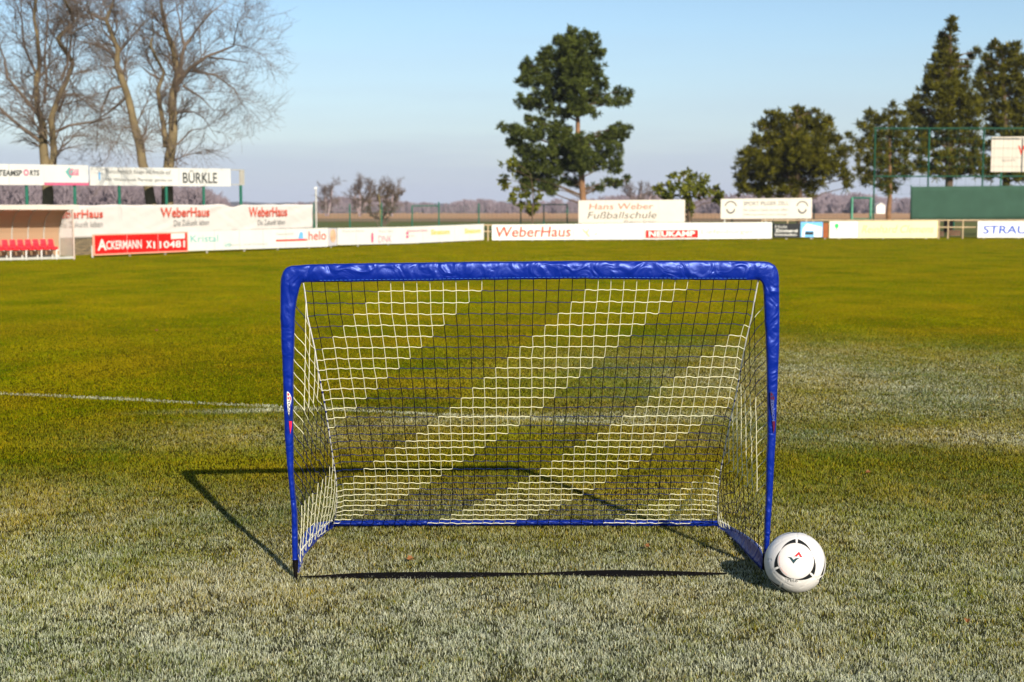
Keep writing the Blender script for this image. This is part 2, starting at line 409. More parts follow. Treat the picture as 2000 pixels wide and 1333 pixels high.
INN = [(582, 1092), (581.5, 1050), (580, 1000), (576, 960), (573, 925), (573, 890), (573, 855), (572, 825), (572.5, 790), (573, 755), (573, 715), (574, 665), (575, 625), (578, 590), (584, 565), (587, 556), (589, 552.5), (592, 551.5), (596, 551), (602, 551), (612, 551),
       (655, 551), (742, 549.5), (831, 549), (940, 547), (1050, 545.5), (1150, 545), (1250, 546), (1348, 547), (1425, 547), (1463, 547), (1476, 547), (1482, 547.5), (1486, 549), (1489, 553), (1491, 558), (1492, 572), (1493, 606), (1496, 660), (1498, 700), (1498, 750), (1499, 800), (1499, 860), (1497, 894), (1497, 930), (1496, 970), (1494, 1010), (1493, 1047), (1492, 1080)]
def resample(A, B, n):
    a = np.array(A, float); b_ = np.array(B, float); c = (a + b_) / 2
    s = np.concatenate([[0], np.cumsum(np.hypot(*np.diff(c, axis=0).T))]); q = np.linspace(0, s[-1], n)
    f = lambda z: np.stack([np.interp(q, s, z[:, 0]), np.interp(q, s, z[:, 1])], 1)
    return f(a), f(b_), q / s[-1]
NS = 720; NR = 22
oa, ia, qq = resample(OUT, INN, NS)
rings = []
for i in range(NS):
    O = P(*oa[i], gy(*oa[i])); I = P(*ia[i], gy(*ia[i])); C = (O + I) / 2; A = (O - I) / 2
    Bv = Vector((0, 1, 0)) * (.015 if oa[i][1] < 552 else .017)
    ring = []
    for k in range(NR):
        t = 2 * math.pi * k / NR; ct, st = math.cos(t), math.sin(t)
        e = abs(st) ** .5 * (1 if st > 0 else -1)
        p = C + A * ct + Bv * e
        nrm = (A.normalized() * ct * .5 + Vector((0, 1, 0)) * st).normalized()
        q = Vector((p.x * 16 + p.z * 9, p.y * 8, p.z * (20 if oa[i][1] < 552 else 9) - p.x * 5))
        n1 = noise.noise(q) ; n2 = noise.noise(q * 2.7 + Vector((5, 5, 5)))
        ridge = ((1 - abs(n1) * 2) * .0022 + (1 - abs(n2) * 2) * .0006) * (1 if oa[i][1] < 552 else .8 if oa[i][1] < 700 else .25)
        ring.append(p + nrm * ridge * (1 if abs(st) > .2 else .35))
    rings.append(ring)
def sleeve(name, i0, i1, capA=False, capB=False):
    mb = MB(); vs = [p for r in rings[i0:i1 + 1] for p in r]; n = i1 - i0
    fs = [(i * NR + k, i * NR + (k + 1) % NR, (i + 1) * NR + (k + 1) % NR, (i + 1) * NR + k) for i in range(n) for k in range(NR)]
    if capA: fs.append(tuple(range(NR)))
    if capB: fs.append(tuple(n * NR + k for k in range(NR - 1, -1, -1)))
    mb.add(vs, fs); return mb.build(name, M['blue'], goal, smooth=True)
cA = next(i for i in range(NS) if (oa[i][0] + ia[i][0]) / 2 > 570 and oa[i][1] < 540)
cB = max(i for i in range(NS) if (oa[i][1] + ia[i][1]) / 2 < 534 and oa[i][1] < 540)
sleeve('post', 0, cA, True); sleeve('crossbar', cA, cB); sleeve('post', cB, NS - 1, False, True)
# stitched hem under the crossbar
mb = MB()
for a in range(cA + 18, cB - 14, 3):
    p0 = P(ia[a][0], ia[a][1] - 3.0, gy(*ia[a]) - .0165); p1 = P(ia[a + 2][0], ia[a + 2][1] - 3.0, gy(*ia[a]) - .0165)
    mb.tube([p0, p1], .0008, 4)
mb.build('stitching', mat('stitch_thread', (.05, .16, .6), .5, .1, 50), goal)
# black feet
def ribbon(name, A, B, mt, th=.006, parent=None, sub=8, wrinkle=0.0, smooth=True):
    """closed thin solid between two 3-D polylines"""
    A = [Vector(p) for p in A]; B = [Vector(p) for p in B]
    def rs(Q, n):
        a = np.array(Q); s = np.concatenate([[0], np.cumsum(np.linalg.norm(np.diff(a, axis=0), axis=1))]); q = np.linspace(0, s[-1], n)
        return np.stack([np.interp(q, s, a[:, k]) for k in range(3)], 1)
    n = (len(A) - 1) * sub + 1; a = rs(A, n); b_ = rs(B, n); K = 6
    vs = []; 
    for i in range(n):
        t = Vector(a[min(i + 1, n - 1)]) - Vector(a[max(i - 1, 0)]); c = Vector(b_[i]) - Vector(a[i])
        nn = t.cross(c); nn = nn.normalized() if nn.length > 1e-9 else Vector((0, -1, 0))
        fr = []; bk = []
        for k in range(K + 1):
            p = Vector(a[i]).lerp(Vector(b_[i]), k / K)
            dsp = wrinkle * noise.noise(p * 28) + math.sin(math.pi * k / K) * th
            fr.append(p + nn * (dsp + th * .2)); bk.append(p + nn * (dsp * .3 - th * .5))
        vs += fr + bk[::-1]
    R = 2 * (K + 1)
    fs = [(i * R + k, i * R + (k + 1) % R, (i + 1) * R + (k + 1) % R, (i + 1) * R + k) for i in range(n - 1) for k in range(R)]
    fs += [tuple(range(R - 1, -1, -1)), tuple((n - 1) * R + k for k in range(R))]
    mb = MB(); mb.add(vs, fs); return mb.build(name, mt, parent, smooth=smooth)
yl = gy(577, 1130); yr = gy(1490, 1115)
ribbon('foot', [P(571, 1082, yl - .01), P(571.5, 1105, yl - .01), P(575, 1128, yl - .01), P(576.5, 1138, yl - .01)],
       [P(582.5, 1082, yl - .01), P(582, 1105, yl - .01), P(581, 1128, yl - .01), P(578.5, 1138, yl - .01)], M['strap'], .008, goal)
ribbon('foot', [P(1491, 1072, yr), P(1489.5, 1095, yr), P(1488, 1116, yr)], [P(1502, 1072, yr), P(1499, 1095, yr), P(1493, 1118, yr)], M['strap'], .008, goal)
# side ground sleeves
def gp(u, v, up=.004): g = G(u, v); g.z = up; return g
def side(Ls, Us):
    Lp = [gp(*p) for p in Ls]; Up = [P(*q, l.y + .025) for q, l in zip(Us, Lp)]
    return ribbon('side_bar', Up, Lp, M['blue'], .009, goal, 10, .004)
side([(650, 1034), (640, 1040), (620, 1058), (604, 1076), (593, 1091), (590, 1106), (584, 1121)],
     [(650, 1018), (619, 1021), (599, 1034), (587, 1056), (581, 1082), (579.5, 1104), (579, 1119)])
side([(1402, 1034), (1420, 1044), (1445, 1068), (1469, 1095), (1482, 1108), (1492, 1118)],
     [(1402, 1022), (1424, 1027), (1452, 1042), (1474, 1058), (1486, 1073), (1491, 1086)])
# back ground sleeve
YB = G(1025, 1031).y
mb = MB(); pts = []; rr = []
for i in range(120):
    u = 646 + (1404 - 646) * i / 119
    q = G(u, 1031.5 - 1.2 * math.sin(i / 119 * math.pi)); q.z = .020
    pts.append(q); rr.append(.0125 + .0015 * noise.noise(Vector((q.x * 14, 0, 0))))
mb.tube(pts, rr, 10); mb.build('back_bar', M['blue'], goal, smooth=True)
# ground strap
us = [586, 620, 660, 700, 760, 820, 880, 940, 1000, 1040, 1080, 1150, 1200, 1250, 1300, 1360, 1420]
tp = [1126.5, 1124.5, 1122, 1120, 1118.5, 1118, 1118, 1118.5, 1119, 1119.5, 1118, 1115, 1114, 1114.5, 1115.5, 1117.5, 1119.5]
bt = [1128, 1127.5, 1128, 1129, 1129.5, 1129.5, 1129, 1127, 1124, 1123, 1122.5, 1124, 1126, 1125.5, 1124.5, 1123.5, 1122]
def st(u, v): g = G(u, v, .017); return g
ribbon('ground_strap', [st(u, v) for u, v in zip(us, tp)], [G(u, v, .010) for u, v in zip(us, bt)], M['strap'], .002, goal, 6)

# ---- nets
VT = [548, 567.6, 591, 613, 635, 657, 678, 699, 719, 738, 758, 777, 796, 814, 831, 847, 861, 874, 888, 901, 916, 930, 943, 955, 966, 977, 987, 996.5, 1006, 1015, 1022, 1028]
al = np.interp(np.arange(32), [0, 8, 14, 20, 31], [68, 65, 58, 48, 37])
YT = [gy(1035, 548)]
for r in range(1, 32): YT.append(YT[-1] + .0475 * math.cos(math.radians((al[r] + al[r - 1]) / 2)))
sc_ = (YB - YT[0]) / (YT[-1] - YT[0]); YT = [YT[0] + (y - YT[0]) * sc_ for y in YT]
SL = [(548, 591), (551, 592), (580, 597), (618, 600), (652, 608), (683, 615), (728, 622), (789, 634), (854, 644), (900, 651), (940, 657), (986, 658), (1010, 655), (1030, 649)]
SR = [(547, 1481), (590, 1473), (627, 1467), (657, 1459), (704, 1450), (748, 1442), (788, 1434), (817, 1427), (863, 1418), (915, 1408), (970, 1402), (1016, 1402), (1030, 1403)]
iu = lambda T, v: float(np.interp(v, [t[0] for t in T], [t[1] for t in T]))
ufr = [0] + [(607 + 25.35 * k - 592) / 889 for k in range(35)] + [1]
def yaw(r): return (.055 - .045 * r / 31)
back = []
for r in range(32):
    dip = 5 if 2 < r < 28 else 0
    vL, vR = VT[r] + dip + 1, VT[r] + dip - 1
    if r == 0: vL, vR = 550, 547
    if r == 31: vL = vR = 1029
    A = P(iu(SL, vL), vL, YT[r] - yaw(r)); B = P(iu(SR, vR), vR, YT[r] + yaw(r))
    row = []
    for i, f in enumerate(ufr):
        y = A.y + (B.y - A.y) * f
        u = 1000 + ((1 - f) * (A.x / A.y) + f * (B.x / B.y)) * F * CP
        v = VT[r] + (2.2 if r else 0) * (1 - 2 * f) * (1 - r / 31)
        edge = min(i, 36 - i)
        if edge == 0: p = (A if i == 0 else B).copy()
        else:
            p = P(u, v, y); x = A.x + (B.x - A.x) * f; p.x = x
            if edge == 1 and 2 < r < 28: p.z -= .003
            p.x += random.gauss(0, .0009); p.z += random.gauss(0, .0009) if r else 0
            if r == 31: p.z = max(p.z, .016)
        row.append(p)
    back.append(row)
def cord(mb, a, b_, rad, mi, wave=0.0, ph=0):
    if wave == 0:
        mb.tube([a, b_], rad, 4, mi, cap=False); return
    pts = []
    for k in range(6):
        t = k / 5; p = a.lerp(b_, t); p.z += wave * math.sin(2 * math.pi * t + ph) - wave * .35 * math.sin(math.pi * t)
        pts.append(p)
    mb.tube(pts, rad, 4, mi, cap=False)
mb = MB()
for r in range(1, 32):
    for i in range(36):
        wht = ((i + r - 7) % 16) < 8
        # i counts from the seam: thread index is i-1
        cord(mb, back[r][i], back[r][i + 1], .00135 if wht else .0013, 0 if wht else 1, .0014 * random.uniform(.6, 1.3), random.uniform(-.3, .3))
for i in range(1, 36):
    for r in range(31):
        wht = ((i - 1 - 1 + r + 1 - 6) % 16) < 8
        a, b_ = back[r][i], back[r + 1][i]
        if r == 0: a = a + Vector((0, .004, .012))
        cord(mb, a, b_, .0012 if wht else .0014, 0 if wht else 2)
for r in range(1, 31):      # knots
    for i in range(1, 36):
        wht = ((i + r - 7) % 16) < 8; c = back[r][i]; s = .0028
        mb.add([c + Vector((s, 0, 0)), c + Vector((0, 0, s)), c - Vector((s, 0, 0)), c - Vector((0, 0, s)), c + Vector((0, s, 0)), c - Vector((0, s, 0))],
               [(0, 1, 4), (1, 2, 4), (2, 3, 4), (3, 0, 4), (1, 0, 5), (2, 1, 5), (3, 2, 5), (0, 3, 5)], 0 if wht else 2)
mb.build('back_net', [M['cordw'], M['cordlit'], M['cordshade']], goal)
# seams
for i in (0, 36):
    mb = MB()
    for r in range(31):
        a, b_ = back[r][i], back[r + 1][i]
        for k in range(4):
            cord(mb, a.lerp(b_, k / 4), a.lerp(b_, (k + 1) / 4), .0024 if k else .0027, 1 if (k == 0 and r > 7) else 0)
    mb.build('seam_cord', [M['lace'], M['blue']], goal)
# side nets
NC = 15
def sidenet(sgn):
    cols = []
    bot = ([(584, 1112), (586, 1098), (591, 1086), (597, 1076), (603, 1068), (609, 1061), (615, 1055), (621, 1049), (627, 1044), (633, 1040), (638, 1037), (642, 1034), (645, 1032), (647, 1031), (648, 1030), (649, 1029)] if sgn < 0 else
           [(1489, 1085), (1482, 1072), (1474, 1063), (1466, 1056), (1458, 1050), (1451, 1046), (1444, 1042), (1437, 1039), (1430, 1036), (1424, 1034), (1419, 1032), (1414, 1031), (1410, 1030), (1407, 1030), (1404, 1029), (1402, 1029)])
    yA = gy(580, 1100) if sgn < 0 else gy(1490, 1100)
    for j in range(NC + 1):
        r = min(31, 2 * j)
        T = back[r][0 if sgn < 0 else 36].copy()
        if j == 0: T = P(584, 566, gy(584, 566)) if sgn < 0 else P(1487, 560, gy(1487, 560))
        f = j / NC; yb = yA + (YB - yA) * f
        Bp = P(*bot[j], yb)
        Bp.z = max(.03, Bp.z)
        Lg = (T - Bp).length; n = max(1, round(Lg / .0475)); col = []
        for k in range(n + 1):
            t = k / n; t2 = t ** (.93)
            p = T.lerp(Bp, t2)
            if j == 0: # follow the inside edge of the post
                u = 1000 + p.x / p.y * F * CP; v = 666.5
                vv = 566 + (1100 - 566) * t2
                uu = float(np.interp(-vv, [-q[1] for q in INN[:17]], [q[0] for q in INN[:17]])) - 1 if sgn < 0 else float(np.interp(vv, [q[1] for q in INN[34:]], [q[0] for q in INN[34:]])) + 1
                p = P(uu, vv, gy(uu, vv) + .012)
            else:
                p.x += -sgn * .010 * math.sin(math.pi * t) * math.sin(math.pi * f) + random.gauss(0, .001)
                p.z += random.gauss(0, .0015) * math.sin(math.pi * t)
            col.append(p)
        cols.append(col)
    mb = MB()
    off_ = 3 if sgn < 0 else 10
    w_ = lambda D, j: ((D + j - off_) % 16) < 8
    for j in range(NC + 1):
        for k in range(len(cols[j]) - 1):
            if j == 0: continue
            wh = w_(j + k + 1, j); cord(mb, cols[j][k], cols[j][k + 1], .0013 if wh else .0012, 0 if wh else 2, .0008)
    for j in range(NC):
        for k in range(1, len(cols[j])):
            kk = k - 1 if j else k
            if kk < len(cols[j + 1]):
                wh = w_(j + k, j); cord(mb, cols[j][k], cols[j + 1][kk], .0013 if wh else .0012, 0 if wh else 1, .0022, math.pi)
    mb.build('side_net', [M['cordw'], M['cordlit'], M['cordshade']], goal)
sidenet(-1); sidenet(1)
# zigzag lacing tying the net to the side sleeves and posts
for sgn in (-1, 1):
    mb = MB()
    e = ([(650, 1030), (640, 1037), (625, 1050), (610, 1064), (596, 1080), (589, 1090)] if sgn < 0 else [(1404, 1031), (1418, 1038), (1436, 1052), (1455, 1064), (1474, 1075), (1487, 1086)])
    A_ = [gp(u, v, .03) for u, v in e]
    for s in range(len(A_) - 1):
        for k in range(8):
            a = A_[s].lerp(A_[s + 1], k / 8); b_ = A_[s].lerp(A_[s + 1], (k + .7) / 8)
            a.z += .006 * (k % 2); b_.z += .006 * ((k + 1) % 2); a.y -= .01; b_.y -= .01
            mb.tube([a, b_], .0016, 4)
    mb.build('lacing', M['lace'], goal)

# ---------------------------------------------------------------- text
def textmesh(s, bold=0.0, shear=0.0, res=3):
    cu = bpy.data.curves.new('t', 'FONT'); cu.body = s; cu.resolution_u = res; cu.offset = bold; cu.shear = shear; cu.space_character = 1.0
    o = bpy.data.objects.new('t', cu); COL.objects.link(o)
    dg = bpy.context.evaluated_depsgraph_get(); me = o.evaluated_get(dg).to_mesh()
    v = np.array([x.co[:] for x in me.vertices]); f = [tuple(p.vertices) for p in me.polygons]
    o.evaluated_get(dg).to_mesh_clear(); bpy.data.objects.remove(o); bpy.data.curves.remove(cu)
    lo, hi = v.min(0), v.max(0)
    v = (v - lo) / np.maximum(hi - lo, 1e-6)
    return v, f
class Quad:               # a sign face given by its four corners in the photo's pixels
    def __init__(s, uL, tL, bL, uR, tR, bR, YL, YR):
        s.u0, s.u1 = uL, uR; s.a = (tL, bL); s.b = (tR, bR)
        s.BL, s.BR, s.TR, s.TL = P(uL, bL, YL), P(uR, bR, YR), P(uR, tR, YR), P(uL, tL, YL)
        s.BL.x = s.TL.x; s.BR.x = s.TR.x
        s.n = (s.BR - s.BL).cross(s.TL - s.BL).normalized()
        if s.n.y > 0: s.n = -s.n
    def at(s, x, y, d=0): return s.BL.lerp(s.BR, x).lerp(s.TL.lerp(s.TR, x), y) + s.n * d
    def px(s, u, v):        # pixel -> face coordinates
        x = (u - s.u0) / (s.u1 - s.u0); t = s.a[0] + (s.b[0] - s.a[0]) * x; b_ = s.a[1] + (s.b[1] - s.a[1]) * x
        return x, (b_ - v) / (b_ - t)
    def slab(s, mb, x0, y0, x1, y1, d0, d1, mi=0):
        mb.hexa([s.at(x0, y0, d1), s.at(x1, y0, d1), s.at(x1, y1, d1), s.at(x0, y1, d1), s.at(x0, y0, d0), s.at(x1, y0, d0), s.at(x1, y1, d0), s.at(x0, y1, d0)], mi)
    def poly(s, mb, pts, d, mi=0): mb.add([s.at(*s.px(*p), d) for p in pts], [tuple(range(len(pts)))], mi)
    def text(s, t, u0, v0, u1, v1, mt, parent, bold=0.01, shear=0.0, d=.008, name='lettering', res=3):
        """lettering whose box spans u0..u1 and top v0..bottom v1 (at its left end) in photo pixels"""
        v, f = textmesh(t, bold, shear, res); mb = MB()
        x0, _ = s.px(u0, v1); x1, _ = s.px(u1, v1); _, y0 = s.px(u0, v1); _, y1 = s.px(u0, v0)
        mb.add([s.at(x0 + (x1 - x0) * p[0], y0 + (y1 - y0) * p[1], d) for p in v], f)
        return mb.build(name, mt, parent)
    def disc(s, mb, u, v, ru, rv, d, mi=0, inner=0.0, a0=0, a1=360, n=28):
        vs = []; fs = []
        for k in range(n + 1):
            q = math.radians(a0 + (a1 - a0) * k / n)
            vs.append(s.at(*s.px(u + ru * math.cos(q), v - rv * math.sin(q)), d))
            vs.append(s.at(*s.px(u + inner * ru * math.cos(q), v - inner * rv * math.sin(q)), d))
        for k in range(n): fs.append((2 * k, 2 * k + 2, 2 * k + 3, 2 * k + 1))
        mb.add(vs, fs, mi)
def quadline(uL, tL, bL, uR, tR, bR, A, B, dd=0):
    return Quad(uL, tL, bL, uR, tR, bR, online(uL, A, B) + dd, online(uR, A, B) + dd)
def board(name, q, label, cat, mt, group=None, frame=True, legs=(), leg_h=None, thick=.03, framemat=None):
    base = (q.BL + q.BR) / 2; base.z = 0
    t = thing(name, base, label, cat, group)
    mb = MB(); q.slab(mb, 0, 0, 1, 1, -thick, 0); mb.build('panel', mt, t)
    if frame:
        mb = MB(); wx = .035 / (q.BR - q.BL).length; wy = .035 / (q.TL - q.BL).length
        q.slab(mb, -wx, 1, 1 + wx, 1 + wy, -thick - .01, .012); q.slab(mb, -wx, -wy, 1 + wx, 0, -thick - .01, .012)
        q.slab(mb, -wx, 0, 0, 1, -thick - .01, .012); q.slab(mb, 1, 0, 1 + wx, 1, -thick - .01, .012)
        mb.build('frame', framemat or M['whitepaint'], t)
    W_ = (q.BR - q.BL).length; nj = int(W_ / 1.6)
    for k in range(1, nj + 1 if nj > 1 else 0):
        mb = MB(); x_ = k / (nj + 1); q.slab(mb, x_ - .006 / W_, 0, x_ + .006 / W_, 1, .0005, .004); mb.build('joint', M['paleink'], t)
    for l in legs:
        p = q.at(l, 0, -thick - .05); mb = MB(); mb.box((p.x, p.y, (p.z + .25) / 2), (.05, .05, p.z + .25)); mb.build('leg', M['galv'], t)
    return t

# board rows along the touchline (left, receding) and behind the far end
A1, B1 = G(182, 504), G(945, 471.5)
A2, B2 = G(960, 471.5), G(1508, 468.5)
A3, B3 = G(1511, 468), G(2100, 466.5)
# 1 red board
q = quadline(184, 460.5, 497, 365, 455.5, 489.5, A1, B1)
t = board('perimeter_board', q, 'red perimeter board with white capitals and a phone number, beside the dugout', 'advertising board', M['red'], 'boards around the pitch', legs=(.0, .38, .77), framemat=mat('pale_red_frame', (.8, .35, .25), .5, .1, 3))
q.text('A', 189, 468, 206, 490, M['white'], t, .03); q.text('CKERMANN', 205, 471, 272, 488, M['white'], t, .02)
q.text('x', 281, 471, 292, 485, M['white'], t, .01); q.text('110481', 295, 472, 360, 486, M['white'], t, .02)
mb = MB(); q.poly(mb, [(331, 467.5), (360, 466), (360, 455.8), (331, 456.5)], .011); mb.build('sticker', M['white'], t)
# 2 white long board with teal and red print
q = quadline(367, 453, 490.5, 640, 445.5, 482, A1, B1)
t = board('perimeter_board', q, 'long white perimeter board with faint teal print, a thin red line and a blue triangle', 'advertising board', M['white'], 'boards around the pitch', legs=(.13, .38, .62, .86), frame=False)
q.text('Kristal', 371, 460, 419, 474, M['teal'], t, 0); q.text('Sport und Freizeit', 440, 477, 512, 482, M['paleink'], t, 0)
q.text('Gmbh', 430, 473, 442, 483, M['teal'], t, 0); q.text('helo', 597, 452, 636, 470, M['redink'], t, .005, .0)
q.text('Meisterbetrieb', 530, 456, 565, 460, M['paleink'], t, 0)
mb = MB(); q.slab(mb, *q.px(529, 472.5), *q.px(594, 467), .004, .008); mb.build('red_line', M['redink'], t)
mb = MB(); q.poly(mb, [(575, 467), (586, 467), (585, 455), (580, 453), (577, 458)], .008); mb.build('emblem', M['skyink'], t)
# 3 narrow picture panel
q = quadline(641, 446, 481, 658, 446, 479.5, A1, B1)
t = board('perimeter_board', q, 'narrow grey perimeter panel with a tan oval picture', 'advertising board', mat('grey_panel', (.5, .48, .52), .5, .1, 3), 'boards around the pitch', frame=False, legs=(.5,))
mb = MB(); q.disc(mb, 650, 461, 6, 13, .008); mb.build('picture', M['skinink'], t)
# 4 white board
q = quadline(660, 446, 479, 792, 443.5, 476, A1, B1)
t = board('perimeter_board', q, 'white perimeter board with small pink figures, right of the tan oval picture', 'advertising board', M['white'], 'boards around the pitch', frame=False, legs=(.3, .75))
q.text('Praxis am Markt', 668, 450, 708, 454, M['paleink'], t, 0); q.text('DNK', 736, 461, 763, 474, M['pink'], t, -.01)
q.text('Physio Team', 737, 450, 765, 456, M['paleink'], t, 0)
mb = MB(); q.disc(mb, 724, 458, 2.2, 3, .008); q.poly(mb, [(722, 474), (726, 474), (726.5, 461), (721.5, 461)], .008); mb.build('emblem', M['pink'], t)
q = quadline(793, 443.5, 476, 945, 438, 469, A1, B1)
t = board('perimeter_board', q, 'white perimeter board with two yellow words, last of the left row', 'advertising board', M['white'], 'boards around the pitch', frame=False, legs=(.15, .45, .8))
mb = MB(); q.disc(mb, 780 + 15, 456, 2.5, 3, .008); q.disc(mb, 795, 463, 2.5, 3, .008); mb.build('emblem', M['pink'], t)
q.text('Malerbetrieb Schmidt', 789 + 6, 449, 832, 454, M['pink'], t, 0); q.text('Telefon', 798, 459, 808, 463, M['paleink'], t, 0)
q.text('Sinatom', 838, 449, 874, 459.5, M['yellow'], t, .03); q.text('Sinatom', 904, 447, 938, 457, M['yellow'], t, .03)
# right row: three boards behind the far goal line
q = quadline(961, 439.5, 469.5, 1120, 438, 468.5, A2, B2)
t = board('perimeter_board', q, 'white perimeter board with one large red name, left end of the far row', 'advertising board', M['white'], 'boards around the pitch', frame=False, legs=(.1, .5, .9))
q.text('WeberHaus', 968, 443.5, 1115, 464, M['redink'], t, .012, .12)
q = quadline(1121, 438, 468.5, 1258, 436, 468, A2, B2)
t = board('perimeter_board', q, 'white perimeter board with a small orange figure and green swoosh', 'advertising board', M['white'], 'boards around the pitch', frame=False, legs=(.2, .7))
mb = MB(); q.disc(mb, 1144, 447, 7, 8, .008, 0, .6, 180, 360); q.poly(mb, [(1142, 455), (1147, 455), (1153, 463), (1149, 464)], .008); mb.build('emblem', M['skinink'], t)
mb = MB(); q.poly(mb, [(1159, 460), (1162, 457), (1168, 454), (1163, 459)], .008); mb.build('swoosh', M['greenink'], t)
q.text('SPORT', 1168, 446, 1220, 450, M['paleink'], t, 0)
q = quadline(1259, 436, 468, 1508, 434.5, 466, A2, B2)
t = board('perimeter_board', q, 'white perimeter board with a red label and thin pale red lettering to its right', 'advertising board', M['white'], 'boards around the pitch', frame=False, legs=(.1, .5, .9))
mb = MB(); q.slab(mb, *q.px(1261, 465.5), *q.px(1362, 449.5), .004, .008); mb.build('red_label', M['red'], t)
q.text('NEUKAMP', 1267, 452, 1356, 463, M['white'], t, .03, 0, .012)
q.text('Liefenburger', 1368, 448, 1472, 460.5, mat('pale_red_ink', (.6, .2, .13), .6, .1, 3), t, -.01, .1)
# black board, house picture, brown wood
q = quadline(1511, 437, 465, 1563, 437, 465, A3, B3)
t = board('perimeter_board', q, 'small black perimeter board with three lines of white type', 'advertising board', M['black'], 'boards around the pitch', frame=False, legs=(.5,))
q.text('Holz', 1514, 440, 1538, 446, M['paleink'], t, .02); q.text('Zimmerei', 1514, 448, 1558, 454, M['white'], t, .02); q.text('Innenausbau', 1514, 456, 1556, 461, M['white'], t, .01)
q = quadline(1564, 434, 463.5, 1607, 434, 463.5, A3, B3)
t = board('perimeter_board', q, 'small perimeter board with a white house printed on blue sky', 'advertising board', M['skyink'], 'boards around the pitch', frame=False, legs=(.5,))
mb = MB(); q.poly(mb, [(1566, 463.4), (1572, 463.4), (1572, 451), (1590, 451), (1590, 463.4), (1605, 463.4), (1606, 444), (1576, 437), (1568, 447)], .008); mb.build('house_picture', M['white'], t)
mb = MB(); q.poly(mb, [(1573, 459), (1589, 459), (1589, 453), (1573, 453)], .009); mb.build('window_picture', M['blackink'], t)
q = quadline(1608, 436, 465, 1618, 436, 465, A3, B3)
board('wooden_panel', q, 'narrow reddish brown wooden panel between the house picture and the cream board', 'panel', M['brownwood'], None, frame=False, legs=(.5,))
q = quadline(1620, 432.5, 465.5, 1832, 431.5, 465, A3, B3)
t = board('perimeter_board', q, 'cream perimeter board with a small green tree and pale yellow green script', 'advertising board', M['cream'], 'boards around the pitch', frame=False, legs=(.1, .5, .9))
mb = MB(); q.slab(mb, *q.px(1621, 465), *q.px(1675, 432.5), .002, .005); mb.build('white_field', M['white'], t)
mb = MB(); q.disc(mb, 1634, 441.5, 4, 4.5, .009); q.slab(mb, *q.px(1633, 449), *q.px(1635, 445), .005, .009); mb.build('emblem', M['greenink'], t)
q.text('Forst', 1631, 448, 1651, 452, M['greyink'], t, 0)
q.text('Reinhard Clemens', 1683, 441, 1824, 455, mat('pale_green_ink', (.36, .42, .12), .6, .1, 3), t, -.012, .3)
q = quadline(1910, 432.5, 464.5, 2046, 432.5, 464.5, A3, B3)
t = board('perimeter_board', q, 'white perimeter board with slanted blue capitals at the right edge', 'advertising board', M['white'], 'boards around the pitch', frame=False, legs=(.1, .6))
q.text('STRAUB', 1920, 441, 2022, 457, M['blueink'], t, .015, .08)

# pitch railing behind the boards
def railing(name, us, vtop, A, B, label, mt, rails, dd=.15, group=None):
    us = list(us); y0 = online(us[0], A, B) + dd; c = P(us[0], 411, y0); c.z = 0
    t = thing(name, c, label, 'railing', group); tops = []
    for u in us:
        y = online(u, A, B) + dd; p = P(u, vtop, y); tops.append(p)
        mb = MB(); mb.tube([(p.x, y, -.05), (p.x, y, p.z)], .035, 8); mb.build('post', mt, t)
    for fr in rails:
        mb = MB(); mb.tube([(p.x, p.y - .0, p.z * fr) for p in tops], .028, 8); mb.build('rail', mt, t)
    return t
railing('pitch_railing', [1488, 1538, 1588, 1640, 1690, 1736, 1786, 1834, 1852, 1881, 1915, 1960, 2010], 430.5, A3, B3, 'tan pipe railing behind the far boards, open where two boards leave a gap', M['rail'], (1, .62))
railing('pitch_railing', [938, 953, 1000, 1060, 1120], 440, A2, B2, 'tan pipe railing seen in the gap between the left and far board rows', M['rail'], (1, .6))
# low dark things seen in the gap
for (u, v, w_, h_, lab) in ((1842, 463, .22, .28, 'low dark wooden crate in the board gap, left of the pair'), (1868, 462.5, .6, .34, 'wider dark wooden crate in the board gap, right of the pair')):
    p = G(u, v); p.y += .4; t = thing('crate', p, lab, 'crate', 'crates behind the railing')
    for k in range(3):
        mb = MB(); mb.box((p.x, p.y - .15, h_ * (.17 + .33 * k)), (w_, .02, h_ * .26)); mb.build('slat', M['darkbark'], t)
    mb = MB(); mb.box((p.x, p.y, h_ / 2), (w_ * .96, .27, h_ * .96)); mb.build('box', M['brownwood'], t)

